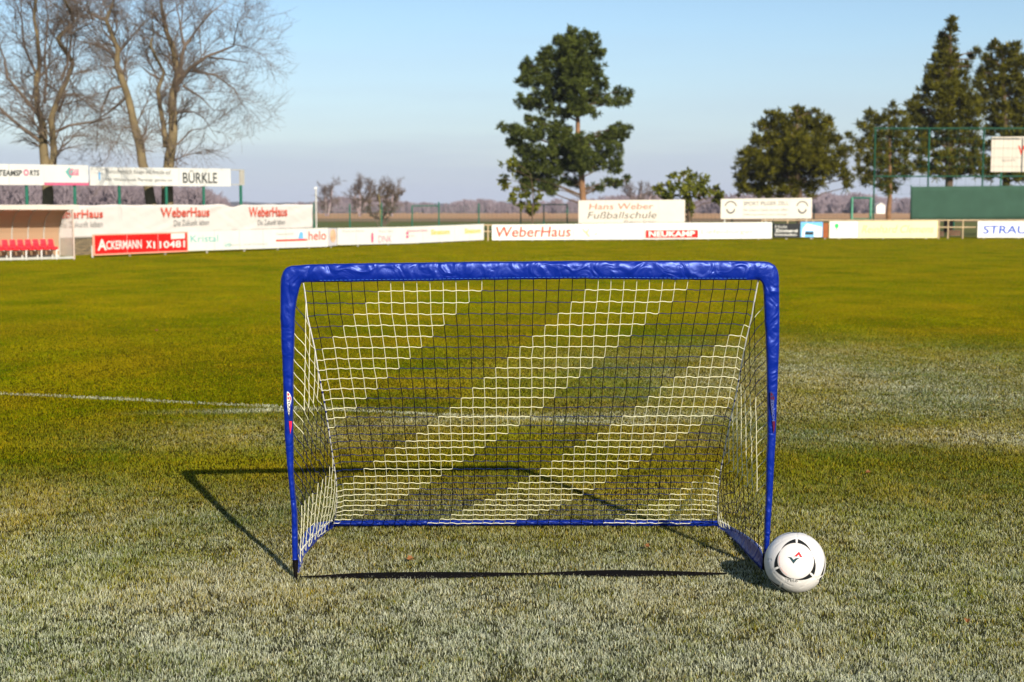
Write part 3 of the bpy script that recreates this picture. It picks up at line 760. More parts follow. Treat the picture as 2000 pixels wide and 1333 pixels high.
# ---- long cloth banner on its fence, behind the left row
nrm = Vector((-(B1.y - A1.y), B1.x - A1.x, 0)).normalized()
AC, BC = A1 + nrm * 2.4, B1 + nrm * 2.4
AD, BD = A1 + nrm * 2.8, B1 + nrm * 2.8
def banner():
    u0, u1 = -60, 611; n = 240; K = 12
    yl_, yr_ = online(u0, AC, BC), online(u1, AC, BC)
    q = Quad(u0, 401, 475, u1, 400, 446, yl_, yr_)
    t = thing('cloth_banner', ((q.BL.x + q.BR.x) / 2, (q.BL.y + q.BR.y) / 2, 0), 'long white cloth banner with red names hung on the fence behind the left boards', 'banner')
    vs = []; fs = []
    for i in range(n + 1):
        x = i / n; u = u0 + (u1 - u0) * x
        for k in range(K + 1):
            y = k / K
            d_ = .03 * noise.noise(Vector((x * 60 + y * 6, y * 1.5, 2))) + .02 * noise.noise(Vector((x * 22 - y * 5, y, 7)))
            p = q.at(x, y, d_)
            if k == K: p.z += .035 * noise.noise(Vector((x * 16, 3, 1))) - (.09 * math.exp(-((u - 412) / 12) ** 2))
            vs.append(p)
    for i in range(n):
        for k in range(K):
            a = i * (K + 1) + k; fs.append((a, a + K + 1, a + K + 2, a + 1))
    mb = MB(); mb.add(vs, fs); o = mb.build('cloth', M['cloth'], t, smooth=True)
    sm = o.modifiers.new('thickness', 'SOLIDIFY'); sm.thickness = .006
    ink = mat('banner_red', (.62, .09, .05), .7, .25, 4)
    q.text('WeberHaus', 257, 406, 358, 426, ink, t, .015, 0, .05); q.text('Die Zukunft leben', 283, 431, 356, 443, M['greyink'], t, -.005, 0, .05)
    q.text('WeberHaus', 447, 405, 541, 425, ink, t, .015, 0, .05); q.text('Die Zukunft leben', 468, 430, 535, 441, M['greyink'], t, -.005, 0, .05)
    q.text('WeberHaus', 55, 411, 149, 428, ink, t, .015, 0, .05); q.text('Die Zukunft leben', 72, 434, 148, 446, M['greyink'], t, -.005, 0, .05)
    for u in (20, 90, 160, 232, 320, 397, 470, 540, 605):
        y = online(u, AC, BC) + .08; p = P(u, 402, y); mb = MB(); mb.tube([(p.x, y, -.05), (p.x, y, p.z)], .03, 8); mb.build('post', M['greenpaint'], t)
banner()
# low stone wall under it
yl_, yr_ = online(60, AC, BC) - .25, online(640, AC, BC) - .25
q = Quad(60, 470, 505, 640, 449, 470, yl_, yr_)
for p in (q.BL, q.BR): p.z = -.05
mb = MB(); q.slab(mb, 0, 0, 1, 1, -.12, 0)
t = thing('stone_wall', ((q.BL.x + q.BR.x) / 2, (q.BL.y + q.BR.y) / 2, 0), 'low wall of weathered stone blocks under the long cloth banner', 'wall')
mb.build('masonry', M['stone'], t)
mb = MB(); q.slab(mb, -.002, 1, 1.002, 1.06, -.15, .03); mb.build('coping', mat('coping', (.2, .18, .14), .9, .3, 4), t)

# ---- raised billboards on green posts
bb = [(-130, 319, 361, 84, 322, 362, 'raised white billboard reading black sports lettering with a red ball, left edge of the photo'),
      (85, 322, 362, 172, 323.5, 362.5, 'raised white billboard with a pink and teal diamond and a pink bottom stripe'),
      (176, 326.5, 362.5, 450, 330, 364.5, 'raised long white billboard with two grey lines and one big black name')]
Q = []
for (u0, a, b_, u1, c, d_, lab) in bb:
    q = quadline(u0, a, b_, u1, c, d_, AD, BD); t = board('billboard', q, lab, 'billboard', M['white'], 'raised billboards on green posts', frame=False)
    Q.append((q, t))
def pole(u, vt, AA, BB, dd, r, mt, parent, name='post', n=8):
    y = online(u, AA, BB) + dd; p = P(u, vt, y); mb = MB(); mb.tube([(p.x, y, -.05), (p.x, y, p.z)], r, n); return mb.build(name, mt, parent)
for u, k in ((-70, 0), (51, 0), (97, 1), (145, 1), (232, 2), (324, 2), (397, 2)): 
    if u != 97: pole(u, 340, AD, BD, .1, .05, M['greenpaint'], Q[k][1])
q, t = Q[0]
q.text('TEAMSP', -8, 332, 39, 344, M['blackink'], t, .03, .1); q.text('RTS', 55, 332.5, 75, 343.5, M['blackink'], t, .03, .1)
mb = MB(); q.disc(mb, 47.5, 337.5, 5.5, 6.5, .008, 0, .55); mb.build('emblem', M['pink'], t)
q, t = Q[1]
mb = MB(); q.slab(mb, 0, 0, 1, .13, .003, .008); mb.build('stripe', M['pink'], t)
mb = MB(); q.poly(mb, [(126, 336), (134, 327), (142, 336), (136, 350)], .008); mb.build('emblem', M['teal'], t)
q.text('Gül', 133, 330, 152, 343, M['pink'], t, .03, 0, .012)
q, t = Q[2]
q.text('Fortschrittlich Bauen mit Freude auf', 203, 331, 324, 339.5, M['greyink'], t, .012); q.text('Ihr Wohnwelt Partner genau so', 203, 348, 326, 355.5, M['greyink'], t, .012)
q.text('BÜRKLE', 348, 332.5, 420, 358, M['blackink'], t, .012); q.text('I', 190, 337, 193, 352, M['skyink'], t, -.01)
q2 = quadline(452, 331, 362, 476, 331.5, 362.5, AD, BD)
t = thing('empty_billboard', q2.BR, 'empty grey metal billboard frame on a green post, right end of the raised row', 'billboard frame'); t.location.z = 0
mb = MB(); q2.slab(mb, 0, .93, 1, 1, -.03, .03); q2.slab(mb, 0, 0, 1, .07, -.03, .03); mb.build('bar', M['galv'], t)
mb = MB(); q2.slab(mb, .68, .07, 1, .93, -.03, .03); mb.build('end_plate', mat('weathered_grey', (.42, .4, .35), .7, .2, 4), t)
pole(470, 362, AD, BD, 0, .055, M['greenpaint'], t)

# ---- dugout with a row of red seats
D0, D1 = G(-150, 514.5), G(146, 507.5)
ld = (D1 - D0).normalized(); nd = Vector((-ld.y, ld.x, 0)); UP = Vector((0, 0, 1)); LEN = (D1 - D0).length
Dp = lambda s, n, z: D0 + ld * s + nd * n + UP * z
dug = thing('dugout', (D0 + D1) / 2, 'curved translucent team shelter with a white roof edge at the left edge of the photo', 'team shelter')
prof = [(1.02, .10), (1.02, .45), (1.0, .75), (.93, 1.02), (.78, 1.22), (.55, 1.36), (.25, 1.43), (.0, 1.45)]
poly = bpy.data.materials.new('cream_polycarbonate'); poly.use_nodes = True
b = poly.node_tree.nodes['Principled BSDF']; b.inputs['Base Color'].default_value = (.50, .35, .23, 1); b.inputs['Roughness'].default_value = .35
tr = N(poly, 'ShaderNodeBsdfTranslucent'); tr.inputs[0].default_value = (.85, .6, .42, 1); ms = N(poly, 'ShaderNodeMixShader'); ms.inputs[0].default_value = .45
poly.node_tree.links.new(b.outputs[0], ms.inputs[1]); poly.node_tree.links.new(tr.outputs[0], ms.inputs[2]); poly.node_tree.links.new(ms.outputs[0], poly.node_tree.nodes['Material Output'].inputs[0])
mb = MB(); vs = []; fs = []
for i in range(2):
    for n_, z in prof: vs.append(Dp(LEN * i, n_, z))
    for n_, z in prof: vs.append(Dp(LEN * i, n_ + .012, z + .01))
K = len(prof)
for k in range(K - 1): fs += [(k, k + 1, 2 * K + k + 1, 2 * K + k), (K + k, 3 * K + k, 3 * K + k + 1, K + k + 1)]
mb.add(vs, fs); mb.build('curved_back', poly, dug)
glass = bpy.data.materials.new('clear_acrylic'); glass.use_nodes = True
b = glass.node_tree.nodes['Principled BSDF']; b.inputs['Base Color'].default_value = (.9, .85, .8, 1); b.inputs['Roughness'].default_value = .2; b.inputs['Alpha'].default_value = .3
for s in (0, LEN):
    mb = MB(); pr = [(0.02, .05)] + [p for p in prof]
    vs = [Dp(s - .004, n_, z) for n_, z in pr] + [Dp(s + .004, n_, z) for n_, z in pr]; k = len(pr)
    mb.add(vs, [tuple(range(k)), tuple(range(2 * k - 1, k - 1, -1))]); mb.build('end_panel', glass, dug)
for i in range(10):
    s = LEN - i * LEN / 9; mb = MB(); mb.tube([Dp(s, n_ - .02, z - .015) for n_, z in prof], .018, 6); mb.build('rib', M['galv'], dug)
for s in (0.02, LEN - .02):
    mb = MB(); mb.box(Dp(s, .0, .68), (.04, .04, 1.46), ax=(ld, nd, UP)); mb.build('front_post', mat('pinkish_trim', (.50, .40, .34), .5, .15, 4), dug)
mb = MB(); mb.box(Dp(LEN / 2 + .04, -.02, 1.46), (LEN + .2, .06, .13), ax=(ld, nd, UP)); mb.build('roof_edge', mat('cream_trim', (.56, .50, .44), .5, .15, 4), dug)
mb = MB(); mb.box(Dp(LEN / 2, .03, .06), (LEN, .05, .06), ax=(ld, nd, UP)); mb.build('base_rail', M['galv'], dug)
mb = MB(); mb.box(Dp(LEN / 2, 1.03, .06), (LEN, .05, .10), ax=(ld, nd, UP)); mb.build('base_rail', M['galv'], dug)
seats = thing('seat_row', Dp(LEN / 2, .5, 0), 'row of red plastic bucket seats on white legs inside the team shelter', 'seats')
nseat = 19; 
mb = MB(); mb.box(Dp(LEN / 2, .52, .265), (LEN - .5, .05, .04), ax=(ld, nd, UP)); mb.build('beam', M['whitepaint'], seats)
def seat_mb(s):
    mb = MB(); w2 = .092
    mb.box(Dp(s, .46, .31), (w2 * 2, .26, .05), ax=(ld, nd, UP))
    pr = [(.57, .31), (.62, .42), (.66, .57)]
    for k in range(2):
        (n0, z0), (n1, z1) = pr[k], pr[k + 1]; ww0, ww1 = (w2, w2) if k == 0 else (w2, w2 * .86)
        mb.hexa([Dp(s - ww0, n0 - .015, z0), Dp(s + ww0, n0 - .015, z0), Dp(s + ww1, n1 - .015, z1), Dp(s - ww1, n1 - .015, z1),
                 Dp(s - ww0, n0 + .015, z0), Dp(s + ww0, n0 + .015, z0), Dp(s + ww1, n1 + .015, z1), Dp(s - ww1, n1 + .015, z1)])
    for e in (-1, 1): mb.box(Dp(s + e * w2, .48, .345), (.02, .2, .03), ax=(ld, nd, UP))
    return mb
sp = .218
for i in range(nseat): 
    o = seat_mb(LEN - .42 - sp * i).build('seat', M['seatred'], seats)
    bv = o.modifiers.new('soft', 'BEVEL'); bv.width = .012; bv.segments = 2
for i in range(9):
    s = LEN - .36 - i * sp * 2
    for n_, r in ((.38, .018), (.66, .018)):
        if s > .1: mb = MB(); mb.tube([Dp(s, n_, 0), Dp(s, n_, .29)], r, 6); mb.build('leg', M['whitepaint'], seats)

# ---- signs on posts beyond the far row
A5, B5 = G(1130, 468), G(1338, 467.2)
q = Quad(1130, 392, 436.5, 1338, 390.5, 434.5, 70, 71)
t = board('sign', q, 'white sign with pale red and dark grey italic lines under the big pine', 'sign', mat('sign_cloth', (.56, .52, .46), .6, .08, 1.5), None, frame=False, legs=(.04, .5, .96))
q.text('Hans Weber', 1150, 398, 1276, 410, mat('faded_red', (.58, .15, .10), .6, .2, 3), t, .005, .1); q.text('Fußballschule', 1147, 414, 1282, 428, mat('dark_grey_ink', (.07, .065, .055), .6, .2, 3), t, -.002, .2)
q.text('Renchen', 1218, 430, 1281, 436, M['greyink'], t, 0, .1)
q = Quad(1408, 389, 428, 1586, 387, 427, 73, 74)
t = board('sign', q, 'off white sign with a round emblem at each end and grey lines between', 'sign', mat('sign_pale', (.56, .53, .47), .6, .08, 1.5), None, frame=False, legs=(.05, .5, .95))
for u in (1427, 1567):
    mb = MB(); q.disc(mb, u, 405, 12, 12, .008, 0, .82, 10, 170); q.disc(mb, u, 407, 9, 11, .008, 0, .72, 190, 350); mb.build('emblem', mat('soft_black', (.06, .06, .06), .6, .2, 3), t)
q.text('SPORT PILGER ZELL', 1452, 394, 1540, 402, M['greyink'], t, .02); q.text('für unsere Gäste immer offen', 1452, 408, 1538, 413, M['greyink'], t, 0); q.text('Öffnungszeiten nach Ansage', 1452, 417.5, 1538, 422, M['greyink'], t, .01)
# big white sign high on the ball-catch net
q = Quad(1937, 268, 336, 2080, 266, 336, 79, 79)
t = board('sign', q, 'large white sign hung high on the ball-catch net at the right edge', 'sign', mat('sign_warm', (.56, .50, .43), .6, .1, 1.2), None, frame=False)
q.text('W', 1989, 285, 2012, 303, M['redink'], t, .03); q.text('sport', 1958, 311, 1984, 318, M['greyink'], t, 0); q.text('eberHaus', 2013, 287, 2075, 303, M['redink'], t, .02)
for x in (.15, .85):
    p = q.at(x, 0, -.1); mb = MB(); mb.tube([(p.x, p.y, -.05), (p.x, p.y, q.TL.z)], .05, 8); mb.build('leg', M['greenpaint'], t)

# ---- fences
def fence(name, us, vtop, Y, label, mt=M['greenpaint'], r=.035, rails=(), wires=(0, 1), dx=.25, dz=.25, wr=.004, post_v=None, cat='fence'):
    c = P(us[0], 411, Y); c.z = 0; t = thing(name, c, label, cat)
    top = P(1000, vtop, Y).z
    for i, u in enumerate(us):
        p = P(u, 411, Y); tz = top if not post_v else P(u, post_v[i], Y).z
        mb = MB(); mb.tube([(p.x, Y, -.05), (p.x, Y, tz)], r, 8); mb.build('post', mt, t)
    x0, x1 = P(us[0], 411, Y).x, P(us[-1], 411, Y).x
    for (ua, ub, v) in rails:
        a, b_ = P(ua, v, Y), P(ub, v, Y); mb = MB(); mb.tube([a, b_], r * .8, 6); mb.build('rail', mt, t)
    if wires:
        mb = MB(); z0, z1 = top * wires[0] + .03, top * wires[1]
        k = z0
        while k <= z1: mb.tube([(x0, Y + .03, k), (x1, Y + .03, k)], wr, 3, cap=False); k += dz
        k = x0
        while k <= x1: mb.tube([(k, Y + .03, z0), (k, Y + .03, z1)], wr, 3, cap=False); k += dx
        mb.build('wire_mesh', mt, t)
    return t
fence('mesh_fence', [613, 683, 745, 805, 857, 935, 1017, 1062, 1108, 1190, 1270, 1350, 1430, 1510, 1590, 1664], 398.5, 88, 'green mesh fence crossing behind the far boards in front of the field',
      rails=((805, 857, 402.5), (1017, 1108, 400)), post_v=[396, 399, 397, 403, 395, 398, 398, 400, 399, 399, 399, 399, 399, 399, 399, 386], r=.04)
fence('ball_catch_net', [1706, 1811, 1917, 2020], 250, 78, 'tall green ball-catch net with steel posts in front of the conifers', r=.045, mt=mat('dark_green_paint', (.012, .075, .045), .5, .2, 4), rails=((1706, 1780, 251), (1706, 2020, 345), (1780, 2020, 251)), wires=(.38, 1), dx=.5, dz=.5, wr=.006, cat='net')
t = thing('gate', P(1683, 411, 80) * 1.0, 'green tubular gate frame left of the tall net', 'gate'); t.location.z = 0
for u in (1664, 1701):
    p = P(u, 386, 80); mb = MB(); mb.tube([(p.x, 80, -.05), (p.x, 80, p.z)], .08, 8); mb.build('gate_post', mat('pale_green_paint', (.10, .30, .2), .5, .2, 3), t)
mb = MB(); mb.tube([P(1664, 387, 80), P(1701, 387, 80)], .05, 8); mb.tube([P(1664, 428, 80), P(1701, 428, 80)], .04, 8); mb.build('gate_rail', M['greenpaint'], t)
# green windscreen
vs = []; fs = []; n = 90; K = 8
for i in range(n + 1):
    u = 1779 + (2120 - 1779) * i / n
    for k in range(K + 1):
        v = 365 - 2 * (u - 1779) / 220 + (431 - 365) * k / K
        p = P(u, v, 76.5); p.y += .03 * noise.noise(Vector((p.x * 1.2, 0, p.z * 1.3))); vs.append(p)
for i in range(n):
    for k in range(K): a = i * (K + 1) + k; fs.append((a, a + 1, a + K + 2, a + K + 1))
t = thing('windscreen_fence', P(1950, 411, 76.5), 'dark green fabric windscreen of the tennis court at the right edge', 'windscreen'); t.location.z = 0
mb = MB(); mb.add(vs, fs); o = mb.build('fabric', M['screen'], t, True); sm = o.modifiers.new('thickness', 'SOLIDIFY'); sm.thickness = .01
for u in (1780, 1865, 1950, 2035, 2119):
    p = P(u, 363, 76.7); mb = MB(); mb.tube([(p.x, 76.7, -.05), (p.x, 76.7, p.z)], .03, 8); mb.build('post', M['greenpaint'], t)
# thin pale pole
p = P(617, 369, 86); t = thing('pole', (p.x, 86, 0), 'thin pale metal pole just right of the long cloth banner', 'pole')
mb = MB(); mb.tube([(p.x, 86, -.05), (p.x, 86, p.z)], .045, 8); mb.build('shaft', M['galv'], t)
mb = MB(); mb.box((p.x, 86, p.z + .04), (.16, .16, .1)); mb.build('cap', M['whitepaint'], t)
# white shed far away
p = P(1717, 411, 560); t = thing('shed', (p.x, 560, 0), 'tiny white shed far across the field between the conifer trunks', 'shed')
mb = MB(); mb.box((p.x, 560, 1.6), (3.4, 5, 3.2)); mb.build('wall', M['whitepaint'], t)
mb = MB(); mb.add([(p.x - 1.9, 557.3, 3.2), (p.x + 1.9, 557.3, 3.2), (p.x, 557.3, 4.3), (p.x - 1.9, 562.7, 3.2), (p.x + 1.9, 562.7, 3.2), (p.x, 562.7, 4.3)], [(0, 1, 2), (5, 4, 3), (1, 4, 5, 2), (0, 2, 5, 3), (0, 3, 4, 1)]); mb.build('roof', M['galv'], t)

# ================================================================ TREES
def spray(ell, Y, n_per, size, up, elong, seed, map_=None, dz=1.0, shell=.35, cl=26):
    """foliage: ell = list of (u,v,ru,rv) in photo pixels, filled with leaf clumps; returns verts, rnd"""
    r = np.random.default_rng(seed); V = []; R = []
    for e in ell:
        u, v, ru, rv = e[:4]; k = Y / F
        if map_: u, v, ru, rv = map_(u, v, ru, rv)
        c = P(u, v, Y); rx, rz = ru * k, rv * k; ry = (rx + rz) / 2 * 1.1
        c.y += r.normal(0, .3) if len(e) < 5 else e[4]
        n = max(6, int(n_per * (rx * ry * rz) ** (.667)))
        a = r.normal(size=(n, 3)); a /= np.linalg.norm(a, axis=1)[:, None]
        rad = r.random(n) ** shell * np.where(r.random(n) < .16, r.uniform(1, 1.38, n), 1)
        cc = a * rad[:, None] * np.array([rx, ry, rz]) + np.array(c)
        # clump: cl blades radiating from its centre
        m_ = cl; cen = np.repeat(cc, m_, 0); N_ = len(cen)
        dr = r.normal(size=(N_, 3)); dr /= np.linalg.norm(dr, axis=1)[:, None]; dr = dr + np.array([0, 0, up]) + np.repeat(a, m_, 0) * .6
        dr /= np.linalg.norm(dr, axis=1)[:, None]
        ln = size * r.uniform(.5, 1.3, N_)[:, None]
        side_ = np.cross(dr, r.normal(size=(N_, 3))); side_ /= np.linalg.norm(side_, axis=1)[:, None]
        st_ = cen + dr * ln * .15 + r.normal(0, size * .22, (N_, 3))
        wq = ln * elong
        V.append(np.stack([st_ - side_ * wq / 2, st_ + side_ * wq / 2, st_ + dr * ln + side_ * wq * .3, st_ + dr * ln - side_ * wq * .3], 1))
        cr_ = np.repeat(r.random(n), m_)
        R.append(np.clip(cr_ * .55 + r.random(N_) * .45, 0, 1))
    return np.concatenate(V), np.concatenate(R)
def leafobj(name, V, R, mt, parent):
    n = len(V); v = V.reshape(-1, 3) - np.array(parent.location); q = np.arange(n * 4).reshape(-1, 4)
    me = npmesh(name, v, q); add_attr(me, 'rnd', np.repeat(R, 4))
    o = bpy.data.objects.new(name, me); COL.objects.link(o); me.materials.append(mt); o.parent = parent; return o
def limbtube(mb, pts, r0, r1, n=7, jit=.0):
    pts = [Vector(p) for p in pts]; q = []
    for i in range(len(pts) - 1):
        for k in range(4):
            p = pts[i].lerp(pts[i + 1], k / 4)
            if i + k: p = p + Vector((noise.noise(p * 1.3), noise.noise(p * 1.3 + Vector((9, 0, 0))), 0)) * jit
            q.append(p)
    q.append(pts[-1]); m_ = len(q) - 1
    mb.tube(q, [r0 + (r1 - r0) * i / m_ for i in range(m_ + 1)], n)
def foliage_tree(name, Y, trunk_px, r0, ell, label, cat, fm, bm_, mp_, n_per, size, up, elong, seed, shell=.35, cl=26, limbs=True, group=None, extra_trunks=()):
    b_ = P(*trunk_px[0], Y); b_.z = 0
    t = thing(name, b_, label, cat, group)
    mb = MB(); pts = [b_ - Vector((0, 0, .1))] + [P(u, v, Y) for u, v in trunk_px[1:]]
    limbtube(mb, pts, r0, r0 * .25, 9, .05)
    mb.build('trunk', bm_, t, True)
    for et in extra_trunks:
        mb = MB(); p0 = P(*et[0], Y + .4); p0.z = -.1; limbtube(mb, [p0] + [P(u, v, Y + .4) for u, v in et[1:]], r0 * .6, r0 * .25, 7, .05); mb.build('trunk', bm_, t, True)
    if limbs:
        mb = MB(); tp = pts[1:]
        for e in ell:
            u, v, ru, rv = mp_(*e[:4]) if mp_ else e[:4]; c = P(u, v, Y)
            # leave the trunk a little lower
            zt = c.z - abs(c.x - pts[1].x) * .35; a = min(tp, key=lambda q: abs(q.z - zt))
            j = max(1, min(len(pts) - 1, pts.index(a)))
            zt = max(pts[1].z, min(pts[-1].z, zt))
            for s in range(1, len(pts) - 1):
                if pts[s].z <= zt <= pts[s + 1].z: a = pts[s].lerp(pts[s + 1], (zt - pts[s].z) / max(.01, pts[s + 1].z - pts[s].z))
            mid = a.lerp(c, .5) + Vector((0, 0, .12)); limbtube(mb, [a, mid, c], r0 * .22, .02, 5, .08)
        mb.build('branches', M['darkbark'], t, True)
    V, R = spray(ell, Y, n_per, size, up, elong, seed, mp_, shell=shell, cl=cl)
    leafobj('crown', V, R, fm, t)
    return t
m5 = lambda x, y, a, b_: (940 + .3377 * x, 30 + .3377 * y, .3377 * a, .3377 * b_)
m5pine = lambda x, y, a, b_: (940 + .3377 * x, 30 + .3377 * y, .3377 * a * 1.1, .3377 * b_ * 1.05)
m6 = lambda x, y, a, b_: (1400 + .3 * x, 180 + .3 * y, .3 * a, .3 * b_)
m7 = lambda x, y, a, b_: (1700 + .3 * x, .3 * y, .3 * a, .3 * b_)
m4 = lambda x, y, a, b_: (940 + .28 * x, 330 + .28 * y, .28 * a, .28 * b_)
pine = [(530, 200, 60, 60, -1.2), (540, 300, 70, 70, -1.4), (540, 400, 70, 70, -1.4), (540, 490, 60, 50, -1.2), (560, 560, 50, 24, -1.2), (550, 750, 70, 50, -1.4), (590, 830, 60, 50, -1.2), (575, 890, 50, 26, -1.0), (520, 105, 32, 40), (465, 145, 50, 30), (610, 140, 66, 36), (530, 180, 80, 45), (500, 230, 85, 50), (640, 220, 58, 55), (380, 215, 30, 26), (350, 250, 40, 36), (255, 280, 38, 30), (290, 320, 50, 30), (430, 300, 80, 50), (580, 310, 100, 60),
        (240, 395, 38, 22), (330, 370, 90, 46), (480, 390, 110, 60), (640, 360, 70, 50), (680, 410, 50, 30), (235, 485, 32, 20), (300, 510, 80, 28), (400, 470, 110, 46), (540, 470, 100, 44), (650, 480, 70, 34), (740, 500, 60, 26), (800, 440, 26, 26), (850, 455, 20, 24), (810, 500, 45, 20), (440, 560, 90, 30), (560, 550, 80, 26), (650, 570, 28, 18),
        (270, 600, 26, 20), (330, 620, 60, 28), (120, 645, 26, 18), (175, 655, 40, 22), (230, 690, 70, 32), (340, 690, 80, 36), (440, 660, 70, 44), (470, 720, 70, 40), (190, 740, 36, 30), (270, 780, 70, 44), (390, 790, 100, 50), (520, 790, 90, 44), (620, 760, 70, 44), (690, 720, 80, 36), (760, 680, 60, 30), (800, 650, 26, 26), (850, 655, 22, 26), (810, 700, 40, 22), (740, 780, 66, 44), (660, 850, 90, 36), (760, 880, 50, 26), (795, 840, 18, 26),
        (300, 870, 90, 50), (420, 880, 90, 50), (540, 860, 80, 34), (250, 930, 60, 50), (350, 960, 90, 50), (410, 1000, 40, 34), (270, 1000, 50, 30), (500, 960, 60, 18), (750, 965, 55, 14), (850, 950, 24, 16), (790, 975, 36, 12), (650, 995, 26, 12), (690, 1000, 10, 8), (540, 985, 30, 12)]
foliage_tree('pine_tree', 84, [(1138, 447), (1139, 400), (1136, 350), (1131, 300), (1129, 255), (1127, 215), (1122, 165), (1118, 120), (1116, 70)], .22, pine,
             'tall dark green pine with an orange trunk standing alone behind the far boards', 'pine tree', M['pine'], M['pinebark'], m5pine, 135, .18, .1, .24, 11, shell=.4, cl=42)
small = [(150, 890, 42, 40), (125, 945, 26, 32), (190, 860, 40, 26), (140, 985, 20, 16), (205, 1035, 26, 22), (185, 1070, 14, 10), (250, 1110, 36, 22), (300, 1100, 28, 22), (330, 1040, 40, 24), (290, 1130, 22, 14), (250, 1040, 30, 24)]
foliage_tree('young_tree', 81.5, [(1041, 450), (1041, 425), (1041, 400), (1040, 370), (1036, 340)], .05, small, 'small yellow green broadleaf tree at the left foot of the tall pine', 'young tree', M['magnolia'], M['darkbark'], m5, 30, .2, 0, .6, 12, shell=.5, cl=14)
mag = [(1420, 40, 60, 36), (1350, 80, 60, 34), (1480, 70, 60, 40), (1550, 90, 40, 40), (1280, 120, 50, 26), (1230, 150, 26, 20), (1380, 130, 90, 44), (1500, 140, 80, 44), (1590, 150, 50, 36), (1640, 150, 26, 26), (1660, 190, 30, 20), (1300, 170, 50, 24), (1420, 190, 80, 30), (1540, 190, 50, 30), (1650, 225, 22, 20), (1450, 250, 34, 34), (1440, 310, 30, 34), (1290, 195, 26, 12)]
foliage_tree('broadleaf_tree', 79, [(1348, 455), (1347, 425), (1344, 400), (1336, 380), (1335, 350)], .12, mag, 'small rounded evergreen broadleaf tree between the two signs', 'tree', M['magnolia'], M['darkbark'], m4, 50, .2, 0, .6, 13, shell=.5, cl=16)
t2 = [(520, 115, 30, 26), (560, 140, 60, 30), (640, 140, 20, 20), (340, 160, 22, 26), (400, 170, 60, 40), (520, 190, 100, 40), (650, 190, 50, 40), (720, 180, 26, 30), (340, 220, 60, 40), (290, 230, 40, 26), (460, 250, 130, 60), (620, 250, 100, 60), (740, 240, 40, 40), (260, 310, 44, 40), (360, 320, 110, 60), (520, 340, 120, 70), (680, 330, 100, 60), (780, 310, 36, 34), (840, 300, 26, 22), (220, 400, 70, 50), (170, 450, 50, 50), (340, 430, 110, 70), (500, 440, 120, 70), (660, 430, 110, 70), (790, 410, 50, 60), (170, 540, 50, 60), (280, 540, 90, 60), (420, 550, 100, 60), (560, 540, 100, 60), (700, 530, 90, 60), (800, 510, 50, 50), (860, 400, 30, 40), (850, 560, 40, 40), (180, 640, 50, 44), (150, 600, 40, 60), (290, 650, 90, 40), (420, 655, 90, 36), (560, 650, 90, 34), (300, 480, 120, 90, -1), (500, 400, 150, 120, -1.5), (650, 480, 110, 90, -1), (280, 630, 70, 36), (540, 610, 80, 30), (400, 610, 60, 26), (660, 600, 60, 26), (340, 670, 16, 20), (850, 620, 26, 20)]
foliage_tree('conifer_tree', 82, [(1562, 452), (1562, 400), (1560, 360), (1556, 310), (1556, 250), (1556, 215)], .22, t2, 'broad round olive green conifer behind the sign with two emblems', 'conifer', M['yew'], M['darkbark'], m6, 110, .23, .75, .2, 14, shell=.55, cl=26, extra_trunks=(((1500, 452), (1500, 400), (1490, 350)),))
t3 = [(1120, 110, 30, 26), (1190, 150, 40, 30), (1130, 160, 50, 34), (1010, 160, 34, 30), (985, 150, 10, 18), (930, 210, 14, 26), (1060, 200, 70, 40), (1180, 220, 70, 50), (960, 250, 36, 40), (1050, 280, 90, 50), (1180, 300, 80, 60), (920, 350, 46, 44), (1000, 360, 80, 50), (1110, 380, 100, 60), (1220, 380, 70, 60), (960, 450, 60, 40), (1060, 460, 90, 50), (1180, 460, 90, 50), (930, 530, 50, 40), (1020, 540, 70, 40), (1130, 540, 80, 40), (1230, 520, 50, 50), (960, 590, 40, 26), (1070, 600, 60, 30), (1140, 620, 50, 30), (1090, 650, 26, 16)]
foliage_tree('conifer_tree', 83.5, [(1734, 450), (1736, 415), (1738, 385), (1738, 340), (1738, 280), (1736, 215)], .17, t3, 'ragged narrower olive conifer with a bare reddish trunk behind the net post', 'conifer', M['yew'], M['pinebark'], m6, 100, .23, .75, .2, 15, shell=.55, cl=26)
t4 = [(522, 150, 12, 26), (540, 135, 8, 6), (518, 205, 30, 32), (480, 230, 22, 24), (510, 270, 48, 36), (470, 320, 40, 34), (530, 330, 44, 40), (490, 390, 66, 44), (420, 400, 24, 26), (540, 430, 60, 44), (440, 460, 60, 44), (400, 520, 40, 40), (500, 510, 90, 50), (600, 500, 50, 40), (370, 580, 50, 40), (460, 590, 100, 50), (590, 590, 80, 54), (330, 640, 40, 36), (420, 670, 90, 50), (560, 680, 110, 54), (660, 650, 40, 50), (270, 690, 44, 32), (330, 730, 80, 44), (470, 760, 110, 50), (620, 760, 90, 50), (280, 790, 50, 34), (380, 830, 80, 44), (520, 840, 110, 50), (660, 830, 60, 50), (320, 900, 60, 50), (430, 930, 90, 50), (570, 930, 100, 50), (670, 930, 40, 50), (330, 1000, 50, 44), (430, 1030, 70, 44), (560, 1030, 100, 54), (670, 1030, 50, 50), (320, 1090, 50, 40), (420, 1120, 60, 44), (540, 1120, 90, 44), (650, 1120, 60, 44), (640, 430, 14, 14), (690, 340, 10, 10), (660, 380, 14, 14), (240, 800, 20, 16)]
foliage_tree('conifer_tree', 86, [(1853, 447), (1853, 400), (1853, 330), (1854, 250), (1855, 160), (1856, 60)], .3, t4, 'tallest conifer with a pointed top, behind the ball-catch net', 'conifer', M['yew'], M['darkbark'], m7, 112, .26, .9, .2, 16, shell=.6, cl=26)
